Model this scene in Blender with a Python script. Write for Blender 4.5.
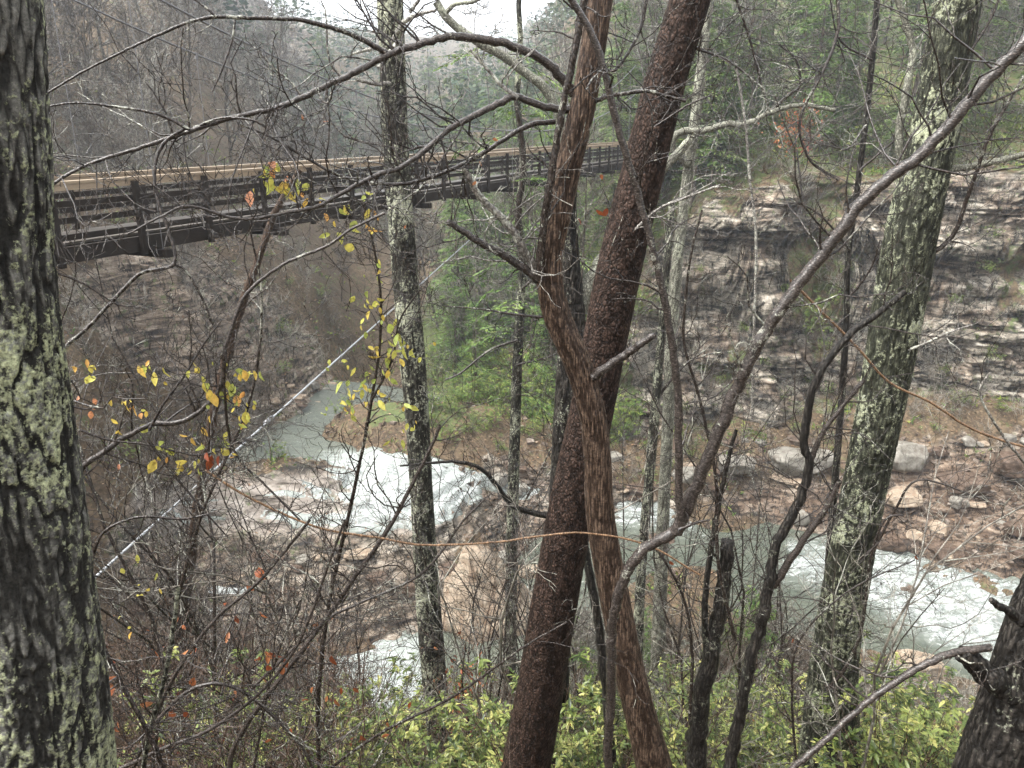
import bpy, math, random
import numpy as np
from mathutils import Vector

R = math.radians
sc = bpy.context.scene
for o in list(bpy.data.objects):
    bpy.data.objects.remove(o)

# ------------------------------------------------------------------ camera
PITCH, FPX = R(18.2), 780.0
CP, SP = math.cos(PITCH), math.sin(PITCH)
cam = bpy.data.cameras.new('camera')
cam.sensor_width = 36.0
cam.lens = 36.0 * FPX / 1024.0
cam.clip_start, cam.clip_end = 0.05, 4000
camo = bpy.data.objects.new('camera', cam)
camo.rotation_euler = (R(90) - PITCH, 0, 0)
sc.collection.objects.link(camo)
sc.camera = camo

# ------------------------------------------------------------------ world, sun, exposure
SUN_EL, SUN_AZ = R(58), R(255)
w = bpy.data.worlds.new('World')
sc.world = w
w.use_nodes = True
wn = w.node_tree
sky = wn.nodes.new('ShaderNodeTexSky')
sky.sky_type = 'NISHITA'
sky.sun_disc = False
sky.sun_elevation = SUN_EL
sky.sun_rotation = SUN_AZ
sky.air_density, sky.dust_density, sky.ozone_density = 1.0, 4.0, 1.0
hsv = wn.nodes.new('ShaderNodeHueSaturation')
hsv.inputs['Saturation'].default_value = 0.04
bg = wn.nodes['Background']
wn.links.new(sky.outputs[0], hsv.inputs['Color'])
wn.links.new(hsv.outputs[0], bg.inputs[0])
bg.inputs[1].default_value = 0.15
sl = bpy.data.lights.new('sun', 'SUN')
sl.energy = 1.5
sl.angle = R(25)
sl.color = (1.0, 0.96, 0.88)
slo = bpy.data.objects.new('sun', sl)
sd = Vector((math.sin(SUN_AZ) * math.cos(SUN_EL), math.cos(SUN_AZ) * math.cos(SUN_EL), math.sin(SUN_EL)))
slo.rotation_euler = sd.to_track_quat('Z', 'Y').to_euler()
sc.collection.objects.link(slo)
sc.view_settings.view_transform = 'Standard'
sc.view_settings.look = 'None'
sc.view_settings.gamma = 1.0
sc.view_settings.use_curve_mapping = False
sc.view_settings.exposure = 2.1
cy = sc.cycles
cy.max_bounces = 4
cy.diffuse_bounces = 2
cy.glossy_bounces = 2
cy.transmission_bounces = 3
cy.volume_bounces = 1
cy.transparent_max_bounces = 6
cy.caustics_reflective = cy.caustics_refractive = False
cy.use_adaptive_sampling = True
cy.adaptive_threshold = 0.02
cy.use_denoising = True
try:
    cy.denoiser = 'OPENIMAGEDENOISE'
    cy.denoising_prefilter = 'ACCURATE'
except Exception:
    pass

rng = np.random.default_rng(7)
random.seed(7)

# ------------------------------------------------------------------ pixel <-> place helpers
def ray(px, py):
    u = (np.asarray(px, float) - 512) / FPX
    v = (384 - np.asarray(py, float)) / FPX
    return np.stack([u, CP + v * SP, -SP + v * CP], -1)

def P(px, py, Y):
    d = ray(px, py)
    return d * (np.asarray(Y, float) / d[..., 1])[..., None]

def PZ(px, py, z):
    d = ray(px, py)
    return d * (np.asarray(z, float) / d[..., 2])[..., None]

def pix(p):
    x, y, z = p[..., 0], p[..., 1], p[..., 2]
    dep = np.maximum(y * CP - z * SP, 0.2)
    up = y * SP + z * CP
    return 512 + FPX * x / dep, 384 - FPX * up / dep

# ------------------------------------------------------------------ numpy noise
def _h(ix, iy, iz, seed):
    n = (ix.astype(np.int64) * 73856093) ^ (iy.astype(np.int64) * 19349663) ^ (iz.astype(np.int64) * 83492791) ^ (seed * 2654435)
    n = (n ^ (n >> 13)) * 1274126177 & 0x7fffffff
    n = (n ^ (n >> 16)) * 668265263 & 0x7fffffff
    return ((n ^ (n >> 15)) & 0xffff) / 65535.0

def vnoise(p, seed=0):
    p = np.asarray(p, float)
    i = np.floor(p).astype(np.int64)
    f = p - i
    f = f * f * (3 - 2 * f)
    r = 0
    for dx in (0, 1):
        wx = f[..., 0] if dx else 1 - f[..., 0]
        for dy in (0, 1):
            wy = f[..., 1] if dy else 1 - f[..., 1]
            for dz in (0, 1):
                wz = f[..., 2] if dz else 1 - f[..., 2]
                r = r + wx * wy * wz * _h(i[..., 0] + dx, i[..., 1] + dy, i[..., 2] + dz, seed)
    return r * 2 - 1

def fbm(p, oct=4, seed=0):
    r, a, s = 0, 1.0, 0.0
    p = np.asarray(p, float)
    for k in range(oct):
        r = r + a * vnoise(p * 2 ** k + k * 17.3, seed + k)
        s += a
        a *= 0.5
    return r / s

def sstep(a, b, x):
    t = np.clip((x - a) / (b - a), 0, 1)
    return t * t * (3 - 2 * t)

# ------------------------------------------------------------------ mesh builder
class MB:
    def __init__(self):
        self.v, self.f, self.t, self.n = [], [], [], 0

    def add(self, v, f, tint=0.5):
        v = np.asarray(v, float).reshape(-1, 3)
        self.v.append(v)
        self.f.append(np.asarray(f, np.int64).reshape(-1, 4) + self.n)
        t = np.empty(len(v))
        t[:] = tint
        self.t.append(t)
        self.n += len(v)

    def tube(self, pts, rad, sides=6, cap=False, tint=0.5):
        pts = np.asarray(pts, float)
        rad = np.broadcast_to(np.asarray(rad, float), (len(pts),))
        tg = np.gradient(pts, axis=0)
        tg /= np.linalg.norm(tg, axis=1, keepdims=True) + 1e-9
        ov = tg.mean(0)
        ref = np.array([0., 1, 0]) if abs(ov[1]) < 0.7 * np.linalg.norm(ov) + 1e-9 else np.array([1., 0, 0])
        n1 = np.cross(tg, ref)
        n1 /= np.linalg.norm(n1, axis=1, keepdims=True) + 1e-9
        n2 = np.cross(tg, n1)
        a = np.arange(sides) * 2 * math.pi / sides
        ring = n1[:, None] * np.cos(a)[None, :, None] + n2[:, None] * np.sin(a)[None, :, None]
        V = pts[:, None] + ring * rad[:, None, None]
        m = len(pts)
        i = np.arange(m - 1)[:, None] * sides
        j = np.arange(sides)[None]
        k = (j + 1) % sides
        F = np.stack([i + j, i + k, i + sides + k, i + sides + j], -1).reshape(-1, 4)
        V = V.reshape(-1, 3)
        if cap:
            c0 = len(V)
            V = np.vstack([V, pts[:1], pts[-1:]])
            js = np.arange(0, sides - 1, 2) if sides % 2 == 0 else None
            if js is not None:
                b = (m - 1) * sides
                F = np.vstack([F, np.stack([np.full(len(js), c0), (js + 2) % sides, js + 1, js], -1),
                               np.stack([np.full(len(js), c0 + 1), b + js, b + js + 1, b + (js + 2) % sides], -1)])
        self.add(V, F, tint)

    def box(self, c, ax, ay, az, tint=0.5):
        """oriented box: centre and three half-axis vectors"""
        c, ax, ay, az = (np.asarray(q, float) for q in (c, ax, ay, az))
        V = [c + sx * ax + sy * ay + sz * az for sz in (-1, 1) for sy in (-1, 1) for sx in (-1, 1)]
        F = [[0, 2, 3, 1], [4, 5, 7, 6], [0, 1, 5, 4], [2, 6, 7, 3], [0, 4, 6, 2], [1, 3, 7, 5]]
        self.add(V, F, tint)

    def leaves(self, pos, d, nrm, L, W, tint, fold=0.25, curl=0.2):
        """broad pointed leaves, 9 points and 4 faces each"""
        pos, d, nrm = (np.asarray(q, float).reshape(-1, 3) for q in (pos, d, nrm))
        n = len(pos)
        L = np.broadcast_to(L, (n,))[:, None]
        W = np.broadcast_to(W, (n,))[:, None]
        d = d / (np.linalg.norm(d, axis=1, keepdims=True) + 1e-9)
        s = np.cross(d, nrm)
        s /= np.linalg.norm(s, axis=1, keepdims=True) + 1e-9
        nn = np.cross(s, d)
        def q(t, y):
            return pos + d * L * t + s * W * y + nn * (fold * W * abs(y) - curl * L * t * t)
        V = np.stack([q(0, 0), q(.5, 0), q(1, 0), q(.18, .34), q(.5, .5), q(.8, .28), q(.18, -.34), q(.5, -.5), q(.8, -.28)], 1)
        b = (np.arange(n) * 9)[:, None, None]
        F = np.array([[0, 1, 4, 3], [1, 2, 5, 4], [0, 6, 7, 1], [1, 7, 8, 2]])[None] + b
        self.add(V.reshape(-1, 3), F.reshape(-1, 4), np.repeat(np.broadcast_to(tint, (n,)), 9))

    def quads(self, pos, d, nrm, L, W, tint):
        """small diamond leaves / needle sprays"""
        pos, d, nrm = (np.asarray(q, float).reshape(-1, 3) for q in (pos, d, nrm))
        n = len(pos)
        L = np.broadcast_to(L, (n,))[:, None]
        W = np.broadcast_to(W, (n,))[:, None]
        d = d / (np.linalg.norm(d, axis=1, keepdims=True) + 1e-9)
        s = np.cross(d, nrm)
        s /= np.linalg.norm(s, axis=1, keepdims=True) + 1e-9
        V = np.stack([pos, pos + d * L * .45 + s * W * .5, pos + d * L, pos + d * L * .45 - s * W * .5], 1)
        F = np.arange(n * 4).reshape(-1, 4)
        self.add(V.reshape(-1, 3), F, np.repeat(np.broadcast_to(tint, (n,)), 4))

    def build(self, name, mat, parent=None, attrs=None, smooth=True):
        v = np.vstack(self.v)
        f = np.vstack(self.f)
        off = np.array(parent.matrix_basis.translation) if parent is not None else np.zeros(3)
        if parent is not None and parent.parent is not None:
            off = np.array(parent['_base'])
        elif parent is not None:
            off = np.array(parent.get('_base', off))
        me = bpy.data.meshes.new(name)
        me.vertices.add(len(v))
        me.vertices.foreach_set('co', (v - off).astype(np.float32).ravel())
        me.loops.add(f.size)
        me.loops.foreach_set('vertex_index', f.astype(np.int32).ravel())
        me.polygons.add(len(f))
        me.polygons.foreach_set('loop_start', np.arange(0, f.size, 4, dtype=np.int32))
        me.update(calc_edges=True)
        me.polygons.foreach_set('use_smooth', np.full(len(f), smooth))
        at = me.attributes.new('tint', 'FLOAT', 'POINT')
        at.data.foreach_set('value', np.concatenate(self.t).astype(np.float32))
        for k, a in (attrs or {}).items():
            at = me.attributes.new(k, 'FLOAT', 'POINT')
            at.data.foreach_set('value', np.asarray(a, np.float32))
        me.validate()
        if mat:
            me.materials.append(mat)
        o = bpy.data.objects.new(name, me)
        o['_base'] = [float(q) for q in off]
        if parent is not None:
            o.parent = parent
        sc.collection.objects.link(o)
        return o

def tag(o, label=None, cat=None, group=None, kind=None):
    if label: o['label'] = label
    if cat: o['category'] = cat
    if group: o['group'] = group
    if kind: o['kind'] = kind
    return o

def thing(name, label, cat, loc=(0, 0, 0), group=None):
    o = bpy.data.objects.new(name, None)
    o.location = [float(q) for q in loc]
    o['_base'] = [float(q) for q in loc]
    o.empty_display_size = 0.2
    sc.collection.objects.link(o)
    return tag(o, label, cat, group)

def children_of(o):
    return [c for c in bpy.data.objects if c.parent == o]

_kids = {}
def dup(root, loc, rz=0, s=1.0, label=None, group=None, tilt=(0, 0), kids=True):
    r = root.copy()
    sc.collection.objects.link(r)
    r.location = loc
    r.rotation_euler = (tilt[0], tilt[1], rz)
    r.scale = (s, s, s) if np.isscalar(s) else s
    if label: r['label'] = label
    if group: r['group'] = group
    if root.name not in _kids:
        _kids[root.name] = children_of(root)
    for ch in _kids[root.name]:
        c = ch.copy()
        sc.collection.objects.link(c)
        c.parent = r
    return r

# ------------------------------------------------------------------ materials
def new_mat(name):
    m = bpy.data.materials.new(name)
    m.use_nodes = True
    nt = m.node_tree
    nt.nodes.clear()
    out = nt.nodes.new('ShaderNodeOutputMaterial')
    return m, nt, out

class N:
    def __init__(self, nt):
        self.nt = nt
    def n(self, typ, **kw):
        nd = self.nt.nodes.new(typ)
        for k, v in kw.items():
            setattr(nd, k, v)
        return nd
    def link(self, a, b):
        self.nt.links.new(a, b)
    def coord(self, scale=(1, 1, 1), kind='Object', rot=(0, 0, 0)):
        tc = self.n('ShaderNodeTexCoord')
        mp = self.n('ShaderNodeMapping')
        mp.inputs['Scale'].default_value = scale
        mp.inputs['Rotation'].default_value = rot
        self.link(tc.outputs[kind], mp.inputs['Vector'])
        return mp.outputs[0]
    def noise(self, co, scale, detail=6, rough=0.6, dist=0.0):
        nd = self.n('ShaderNodeTexNoise')
        nd.inputs['Scale'].default_value = scale
        nd.inputs['Detail'].default_value = detail
        nd.inputs['Roughness'].default_value = rough
        nd.inputs['Distortion'].default_value = dist
        self.link(co, nd.inputs['Vector'])
        return nd.outputs['Fac']
    def voro(self, co, scale, feature='F1', out='Distance'):
        nd = self.n('ShaderNodeTexVoronoi', feature=feature)
        nd.inputs['Scale'].default_value = scale
        self.link(co, nd.inputs['Vector'])
        return nd.outputs[out]
    def ramp(self, fac, stops):
        nd = self.n('ShaderNodeValToRGB')
        el = nd.color_ramp.elements
        while len(el) < len(stops):
            el.new(0.5)
        for e, (p, c) in zip(el, stops):
            e.position = p
            e.color = (c, c, c, 1) if np.isscalar(c) else (*c, 1)
        self.link(fac, nd.inputs['Fac'])
        return nd.outputs['Color']
    def mix(self, fac, a, b, mode='MIX'):
        nd = self.n('ShaderNodeMix', data_type='RGBA', blend_type=mode)
        for sock, val in ((nd.inputs['Factor'], fac), (nd.inputs['A'], a), (nd.inputs['B'], b)):
            if hasattr(val, 'is_linked'):
                self.link(val, sock)
            elif sock.type == 'VALUE':
                sock.default_value = val
            else:
                sock.default_value = (*val, 1)
        return nd.outputs['Result']
    def math(self, op, a, b=0.0, clamp=False):
        nd = self.n('ShaderNodeMath', operation=op, use_clamp=clamp)
        for i, val in enumerate((a, b)):
            if hasattr(val, 'is_linked'):
                self.link(val, nd.inputs[i])
            else:
                nd.inputs[i].default_value = val
        return nd.outputs[0]
    def attr(self, name):
        return self.n('ShaderNodeAttribute', attribute_name=name).outputs['Fac']
    def bump(self, h, strength, dist):
        nd = self.n('ShaderNodeBump')
        nd.inputs['Strength'].default_value = strength
        nd.inputs['Distance'].default_value = dist
        self.link(h, nd.inputs['Height'])
        return nd.outputs[0]
    def bsdf(self, col, rough=0.6, normal=None, spec=0.5):
        b = self.n('ShaderNodeBsdfPrincipled')
        for sock, val in ((b.inputs['Base Color'], col), (b.inputs['Roughness'], rough)):
            if hasattr(val, 'is_linked'):
                self.link(val, sock)
            elif sock.type == 'VALUE':
                sock.default_value = val
            else:
                sock.default_value = (*val, 1)
        b.inputs['Specular IOR Level'].default_value = spec
        if normal is not None:
            self.link(normal, b.inputs['Normal'])
        return b.outputs[0]

def bark(name, dark, light, lichen=(0.42, 0.45, 0.30), amount=0.0, scale=1.0, plate=60, stretch=0.22, rough=0.55, bump=0.012, lscale=14, wet=0.5, gloss_spec=0.14):
    m, nt, out = new_mat(name)
    g = N(nt)
    co = g.coord((1, 1, stretch))
    c1 = g.coord((1, 1, 1))
    v = g.voro(co, plate * scale, 'DISTANCE_TO_EDGE')
    n1 = g.noise(co, 30 * scale, 8, 0.7, 0.4)
    n2 = g.noise(c1, 3.0, 4)
    h = g.math('ADD', g.math('MULTIPLY', g.math('MINIMUM', v, 0.35), 1.4), g.math('MULTIPLY', n1, 0.8))
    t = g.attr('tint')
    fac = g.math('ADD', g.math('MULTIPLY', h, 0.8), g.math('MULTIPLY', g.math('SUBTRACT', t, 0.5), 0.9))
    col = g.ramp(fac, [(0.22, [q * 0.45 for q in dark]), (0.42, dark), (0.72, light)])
    col = g.mix(g.math('MULTIPLY', n2, 0.5), col, [0.6 * a + 0.3 * b for a, b in zip(dark, light)])
    if amount > 0:
        l1 = g.noise(c1, lscale, 7, 0.68, 0.3)
        l2 = g.noise(c1, 2.1, 3)
        l3 = g.noise(c1, lscale * 3.3, 4, 0.6)
        s = g.math('ADD', g.math('MULTIPLY', l1, 0.65), g.math('ADD', g.math('MULTIPLY', l2, 0.6), g.math('MULTIPLY', l3, 0.25)))
        s = g.math('ADD', s, g.math('MULTIPLY', g.math('SUBTRACT', t, 0.5), 0.25))
        th = 0.915 - amount * 0.3
        msk = g.ramp(s, [(th - 0.02, 0.0), (th + 0.02, 0.6), (th + 0.09, 1.0)])
        lc = g.mix(g.noise(c1, lscale * 5, 3), [q * 0.55 for q in lichen], [min(1, q * 1.35) for q in lichen])
        # pale grey crust as a second kind of lichen
        crust = g.noise(c1, lscale * 0.8 + 3, 6, 0.7)
        lc = g.mix(g.ramp(crust, [(0.52, 0.0), (0.62, 1.0)]), lc, (0.27, 0.28, 0.245))
        col = g.mix(msk, col, lc)
        h = g.math('ADD', h, g.math('MULTIPLY', msk, 0.25))
    fn = g.noise(c1, 70, 6, 0.75)
    col = g.mix(1.0, col, g.ramp(fn, [(0.34, 0.35), (0.5, 0.95), (0.68, 1.75)]), 'MULTIPLY')
    h = g.math('ADD', h, g.math('MULTIPLY', fn, 0.35))
    nrm = g.bump(h, 0.9, bump)
    rg = g.ramp(g.noise(c1, 9, 4), [(0.35, rough * (1 - wet * 0.5)), (0.65, rough)])
    nt.links.new(g.bsdf(col, rg, nrm, gloss_spec), out.inputs['Surface'])
    return m

def leaf_mat(name, stops, rough=0.45, trans=0.35, spec=0.22, spot=45):
    m, nt, out = new_mat(name)
    g = N(nt)
    col = g.ramp(g.attr('tint'), stops)
    col = g.mix(1.0, col, g.ramp(g.noise(g.coord(), spot, 4, 0.7), [(0.32, (0.45, 0.38, 0.32)), (0.5, (0.95, 0.95, 0.95)), (0.7, (1.25, 1.22, 1.15))]), 'MULTIPLY')
    b = g.bsdf(col, rough, None, spec)
    tr = g.n('ShaderNodeBsdfTranslucent')
    g.link(col, tr.inputs['Color'])
    mx = g.n('ShaderNodeMixShader')
    mx.inputs[0].default_value = trans
    g.link(b, mx.inputs[1])
    g.link(tr.outputs[0], mx.inputs[2])
    g.link(mx.outputs[0], out.inputs['Surface'])
    return m

M = {}
M['oak_bark'] = bark('lichen_oak_bark', (0.022, 0.021, 0.019), (0.19, 0.187, 0.17), (0.44, 0.47, 0.29), 0.44, 1.0, 34, 0.2, 0.7, 0.016, 42)
M['spotted_bark'] = bark('spotted_bark', (0.02, 0.019, 0.016), (0.085, 0.082, 0.066), (0.36, 0.37, 0.27), 0.44, 1.0, 42, 0.25, 0.65, 0.012, 34)
M['green_bark'] = bark('green_lichen_bark', (0.02, 0.021, 0.015), (0.085, 0.088, 0.06), (0.34, 0.36, 0.24), 0.36, 1.0, 40, 0.18, 0.65, 0.012, 30)
M['ridged_bark'] = bark('ridged_brown_bark', (0.032, 0.021, 0.016), (0.165, 0.115, 0.083), amount=0.0, scale=1.0, plate=75, stretch=0.06, rough=0.42, bump=0.008, wet=0.7)
M['pine_bark'] = bark('scaly_pine_bark', (0.017, 0.0115, 0.009), (0.070, 0.045, 0.035), (0.30, 0.27, 0.24), 0.0, 1.0, 46, 0.6, 0.65, 0.014, 60, wet=0.3, gloss_spec=0.1)
M['dark_bark'] = bark('dark_wet_bark', (0.012, 0.011, 0.010), (0.06, 0.053, 0.046), (0.30, 0.31, 0.23), 0.18, 1.0, 46, 0.2, 0.5, 0.01, 40, wet=0.7)
M['pale_bark'] = bark('pale_bark', (0.10, 0.098, 0.078), (0.30, 0.295, 0.24), (0.34, 0.35, 0.27), 0.35, 1.0, 50, 0.5, 0.6, 0.006, 14)
M['twig'] = bark('dark_twig_bark', (0.018, 0.014, 0.012), (0.07, 0.055, 0.047), (0.36, 0.36, 0.30), 0.26, 1.0, 70, 0.5, 0.28, 0.003, 30, wet=0.8, gloss_spec=0.38)
M['smooth_bark'] = bark('smooth_grey_bark', (0.03, 0.025, 0.022), (0.10, 0.082, 0.073), (0.36, 0.36, 0.30), 0.08, 1.0, 60, 2.5, 0.28, 0.002, 26, wet=0.8, gloss_spec=0.38)
M['tan_twig'] = bark('tan_twig_bark', (0.11, 0.062, 0.032), (0.25, 0.155, 0.09), scale=1, plate=80, rough=0.35, bump=0.002, gloss_spec=0.3)
M['pale_twig'] = bark('pale_wet_branch', (0.10, 0.09, 0.078), (0.34, 0.32, 0.295), (0.45, 0.45, 0.38), 0.4, 1.0, 50, 0.6, 0.3, 0.004, 16, wet=0.8, gloss_spec=0.38)
M['far_bark'] = bark('far_grey_bark', (0.08, 0.07, 0.058), (0.36, 0.33, 0.28), (0.33, 0.33, 0.28), 0.35, 0.25, 20, 0.3, 0.4, 0.01, 5, gloss_spec=0.3)
M['far_bark_b'] = bark('far_brown_bark', (0.045, 0.035, 0.026), (0.17, 0.132, 0.098), (0.33, 0.33, 0.28), 0.2, 0.25, 20, 0.3, 0.4, 0.01, 5, gloss_spec=0.3)
M['shrub_twig'] = bark('reddish_twig_bark', (0.045, 0.028, 0.02), (0.19, 0.125, 0.09), scale=1, plate=60, rough=0.3, bump=0.002, gloss_spec=0.38)
M['laurel'] = leaf_mat('laurel_leaf', [(0.0, (0.025, 0.045, 0.014)), (0.35, (0.085, 0.125, 0.032)), (0.7, (0.22, 0.27, 0.075)), (1.0, (0.46, 0.45, 0.16))], 0.32, 0.3, 0.35)
M['yellow_leaf'] = leaf_mat('autumn_leaf', [(0.0, (0.30, 0.38, 0.10)), (0.3, (0.50, 0.50, 0.12)), (0.6, (0.62, 0.46, 0.10)), (0.85, (0.58, 0.25, 0.09)), (1.0, (0.52, 0.25, 0.16))], 0.4, 0.4)
M['red_leaf'] = leaf_mat('rust_leaf', [(0.0, (0.13, 0.028, 0.016)), (0.5, (0.28, 0.085, 0.035)), (1.0, (0.38, 0.17, 0.075))], 0.4, 0.35)
M['needle'] = leaf_mat('hemlock_needles', [(0.0, (0.028, 0.066, 0.016)), (0.5, (0.105, 0.18, 0.046)), (1.0, (0.23, 0.30, 0.085))], 0.5, 0.3)
M['pine_needle'] = leaf_mat('pine_needles', [(0.0, (0.045, 0.08, 0.028)), (0.5, (0.13, 0.185, 0.065)), (1.0, (0.25, 0.30, 0.11))], 0.5, 0.3)
M['bush_leaf'] = leaf_mat('bush_leaf', [(0.0, (0.04, 0.085, 0.02)), (0.5, (0.115, 0.185, 0.042)), (1.0, (0.28, 0.32, 0.075))], 0.35, 0.3, 0.25)

def wood(name, a, b, rough=0.6):
    m, nt, out = new_mat(name)
    g = N(nt)
    co = g.coord((1, 1, 6), rot=(0, 0, R(-22.8)))
    n1 = g.noise(g.coord((3, 3, 30)), 3, 6, 0.65, 0.6)
    n2 = g.noise(g.coord((1, 1, 1)), 1.3, 4)
    col = g.ramp(g.math('ADD', g.math('MULTIPLY', n1, 0.6), g.math('MULTIPLY', n2, 0.4)), [(0.3, a), (0.7, b)])
    nt.links.new(g.bsdf(col, rough, g.bump(n1, 0.5, 0.004), 0.1), out.inputs['Surface'])
    return m
M['tan_wood'] = wood('tan_rail_wood', (0.19, 0.142, 0.098), (0.40, 0.32, 0.235), 0.35)
M['dark_wood'] = wood('dark_wet_timber', (0.010, 0.008, 0.007), (0.038, 0.031, 0.026), 0.7)
M['deck_wood'] = wood('grey_deck_wood', (0.05, 0.043, 0.038), (0.13, 0.115, 0.10), 0.4)

def metal(name, col, rough):
    m, nt, out = new_mat(name)
    g = N(nt)
    c = g.mix(g.noise(g.coord(), 8, 5), [q * 0.7 for q in col], col)
    b = g.bsdf(c, rough)
    b.node.inputs['Metallic'].default_value = 0.6
    nt.links.new(b, out.inputs['Surface'])
    return m
M['cable'] = metal('galvanised_cable', (0.50, 0.52, 0.54), 0.5)
M['dark_cable'] = metal('weathered_cable', (0.20, 0.20, 0.21), 0.5)
M['wire'] = metal('wire_mesh', (0.22, 0.22, 0.22), 0.5)

def ground_mat():
    m, nt, out = new_mat('gorge_ground')
    g = N(nt)
    rock, moss, wet, tan = g.attr('rock'), g.attr('moss'), g.attr('wet'), g.attr('tan')
    co = g.coord()
    # leaf litter
    cell = g.n('ShaderNodeTexVoronoi')
    cell.inputs['Scale'].default_value = 9
    g.link(co, cell.inputs['Vector'])
    litter = g.ramp(g.math('FRACT', g.math('MULTIPLY', cell.outputs['Color'], 1.0)),
                    [(0.0, (0.016, 0.012, 0.008)), (0.35, (0.06, 0.04, 0.023)), (0.6, (0.112, 0.076, 0.046)), (0.85, (0.18, 0.128, 0.08)), (1.0, (0.28, 0.22, 0.15))])
    lit2 = g.ramp(g.noise(co, 1.1, 8, 0.7), [(0.35, (0.018, 0.014, 0.010)), (0.5, (0.075, 0.053, 0.032)), (0.68, (0.16, 0.125, 0.08))])
    litter = g.mix(0.5, litter, lit2)
    # bedded rock
    st = g.coord((0.34, 0.34, 2.2), rot=(R(6), R(4), 0))
    s1 = g.noise(st, 1.6, 9, 0.72, 0.5)
    s2 = g.noise(co, 0.5, 6, 0.6)
    s3 = g.math('ADD', g.math('MULTIPLY', g.noise(co, 3.6, 9, 0.78), 0.6), g.math('MULTIPLY', g.noise(co, 15.0, 6, 0.7), 0.4))
    rc = g.ramp(g.math('ADD', g.math('MULTIPLY', s1, 0.65), g.math('MULTIPLY', s3, 0.35)),
                [(0.425, (0.010, 0.009, 0.008)), (0.465, (0.07, 0.064, 0.05)), (0.52, (0.21, 0.182, 0.145)), (0.59, (0.43, 0.40, 0.345))])
    tanc = g.ramp(g.math('ADD', g.math('MULTIPLY', s1, 0.6), g.math('MULTIPLY', s3, 0.4)),
                  [(0.41, (0.014, 0.010, 0.008)), (0.47, (0.075, 0.045, 0.029)), (0.54, (0.165, 0.105, 0.068)), (0.62, (0.34, 0.27, 0.20))])
    stain = g.ramp(s2, [(0.46, 0.0), (0.60, 1.0)])
    rc = g.mix(g.math('MAXIMUM', g.math('MULTIPLY', stain, 0.55), tan), rc, tanc)
    crk = g.ramp(g.noise(g.coord((1.7, 1.7, 0.22), rot=(R(5), R(-8), 0)), 0.8, 5, 0.6, 0.3), [(0.475, 1.0), (0.492, 0.0), (0.508, 0.0), (0.525, 1.0)])
    rc = g.mix(1.0, rc, g.ramp(crk, [(0.0, 0.12), (0.6, 1.0)]), 'MULTIPLY')
    # dark wet seeps
    seep = g.ramp(g.noise(g.coord((1, 1, 0.25)), 0.9, 6, 0.65), [(0.56, 0.0), (0.68, 1.0)])
    rc = g.mix(g.math('MULTIPLY', seep, 0.6), rc, (0.05, 0.043, 0.038))
    pale = g.attr('pale')
    rc = g.mix(g.math('MULTIPLY', pale, 0.75), rc, g.ramp(s1, [(0.38, (0.06, 0.048, 0.038)), (0.45, (0.26, 0.225, 0.195)), (0.6, (0.42, 0.385, 0.35))]))
    msk = g.ramp(g.math('ADD', rock, g.math('MULTIPLY', g.math('SUBTRACT', g.noise(co, 1.4, 8, 0.7), 0.5), 1.6)), [(0.42, 0.0), (0.56, 1.0)])
    col = g.mix(msk, litter, rc)
    mn = g.ramp(g.math('ADD', moss, g.math('MULTIPLY', g.math('SUBTRACT', g.noise(co, 1.9, 8, 0.72), 0.5), 1.8)), [(0.48, 0.0), (0.62, 1.0)])
    mc = g.ramp(g.noise(co, 7, 5, 0.7), [(0.3, (0.03, 0.05, 0.018)), (0.7, (0.12, 0.15, 0.05))])
    col = g.mix(g.math('MULTIPLY', mn, 0.85), col, mc)
    col = g.mix(g.math('MULTIPLY', wet, 0.35), col, g.mix(1.0, col, (0.5, 0.47, 0.45), 'MULTIPLY'))
    h = g.math('ADD', g.math('MULTIPLY', s1, 0.8), g.math('MULTIPLY', s3, 0.5))
    rgh = g.mix(wet, (0.62, 0.62, 0.62), (0.28, 0.28, 0.28))
    nt.links.new(g.bsdf(col, rgh, g.bump(h, 0.9, 0.14), 0.16), out.inputs['Surface'])
    return m
M['ground'] = ground_mat()

def boulder_mat(name, a, b, c, stain=(0.22, 0.12, 0.06)):
    m, nt, out = new_mat(name)
    g = N(nt)
    co = g.coord()
    n1 = g.noise(co, 1.2, 8, 0.65, 0.4)
    n2 = g.noise(co, 7, 8, 0.75)
    col = g.ramp(g.math('ADD', g.math('MULTIPLY', n1, 0.5), g.math('MULTIPLY', n2, 0.5)), [(0.33, a), (0.5, b), (0.66, c)])
    str_ = g.ramp(g.noise(g.coord((1.6, 1.6, 0.3)), 1.6, 6, 0.65), [(0.5, 0.0), (0.64, 1.0)])
    col = g.mix(g.math('MULTIPLY', str_, 0.6), col, stain)
    nt.links.new(g.bsdf(col, 0.55, g.bump(n2, 0.8, 0.08), 0.15), out.inputs['Surface'])
    return m
M['tan_rock'] = boulder_mat('tan_boulder', (0.13, 0.095, 0.067), (0.28, 0.222, 0.165), (0.42, 0.36, 0.285), (0.14, 0.083, 0.048))
M['pale_rock'] = boulder_mat('pale_boulder', (0.09, 0.08, 0.065), (0.20, 0.187, 0.16), (0.32, 0.30, 0.27), (0.08, 0.06, 0.045))
M['brown_rock'] = boulder_mat('brown_boulder', (0.025, 0.018, 0.014), (0.095, 0.066, 0.048), (0.22, 0.165, 0.13), (0.05, 0.032, 0.022))

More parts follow.
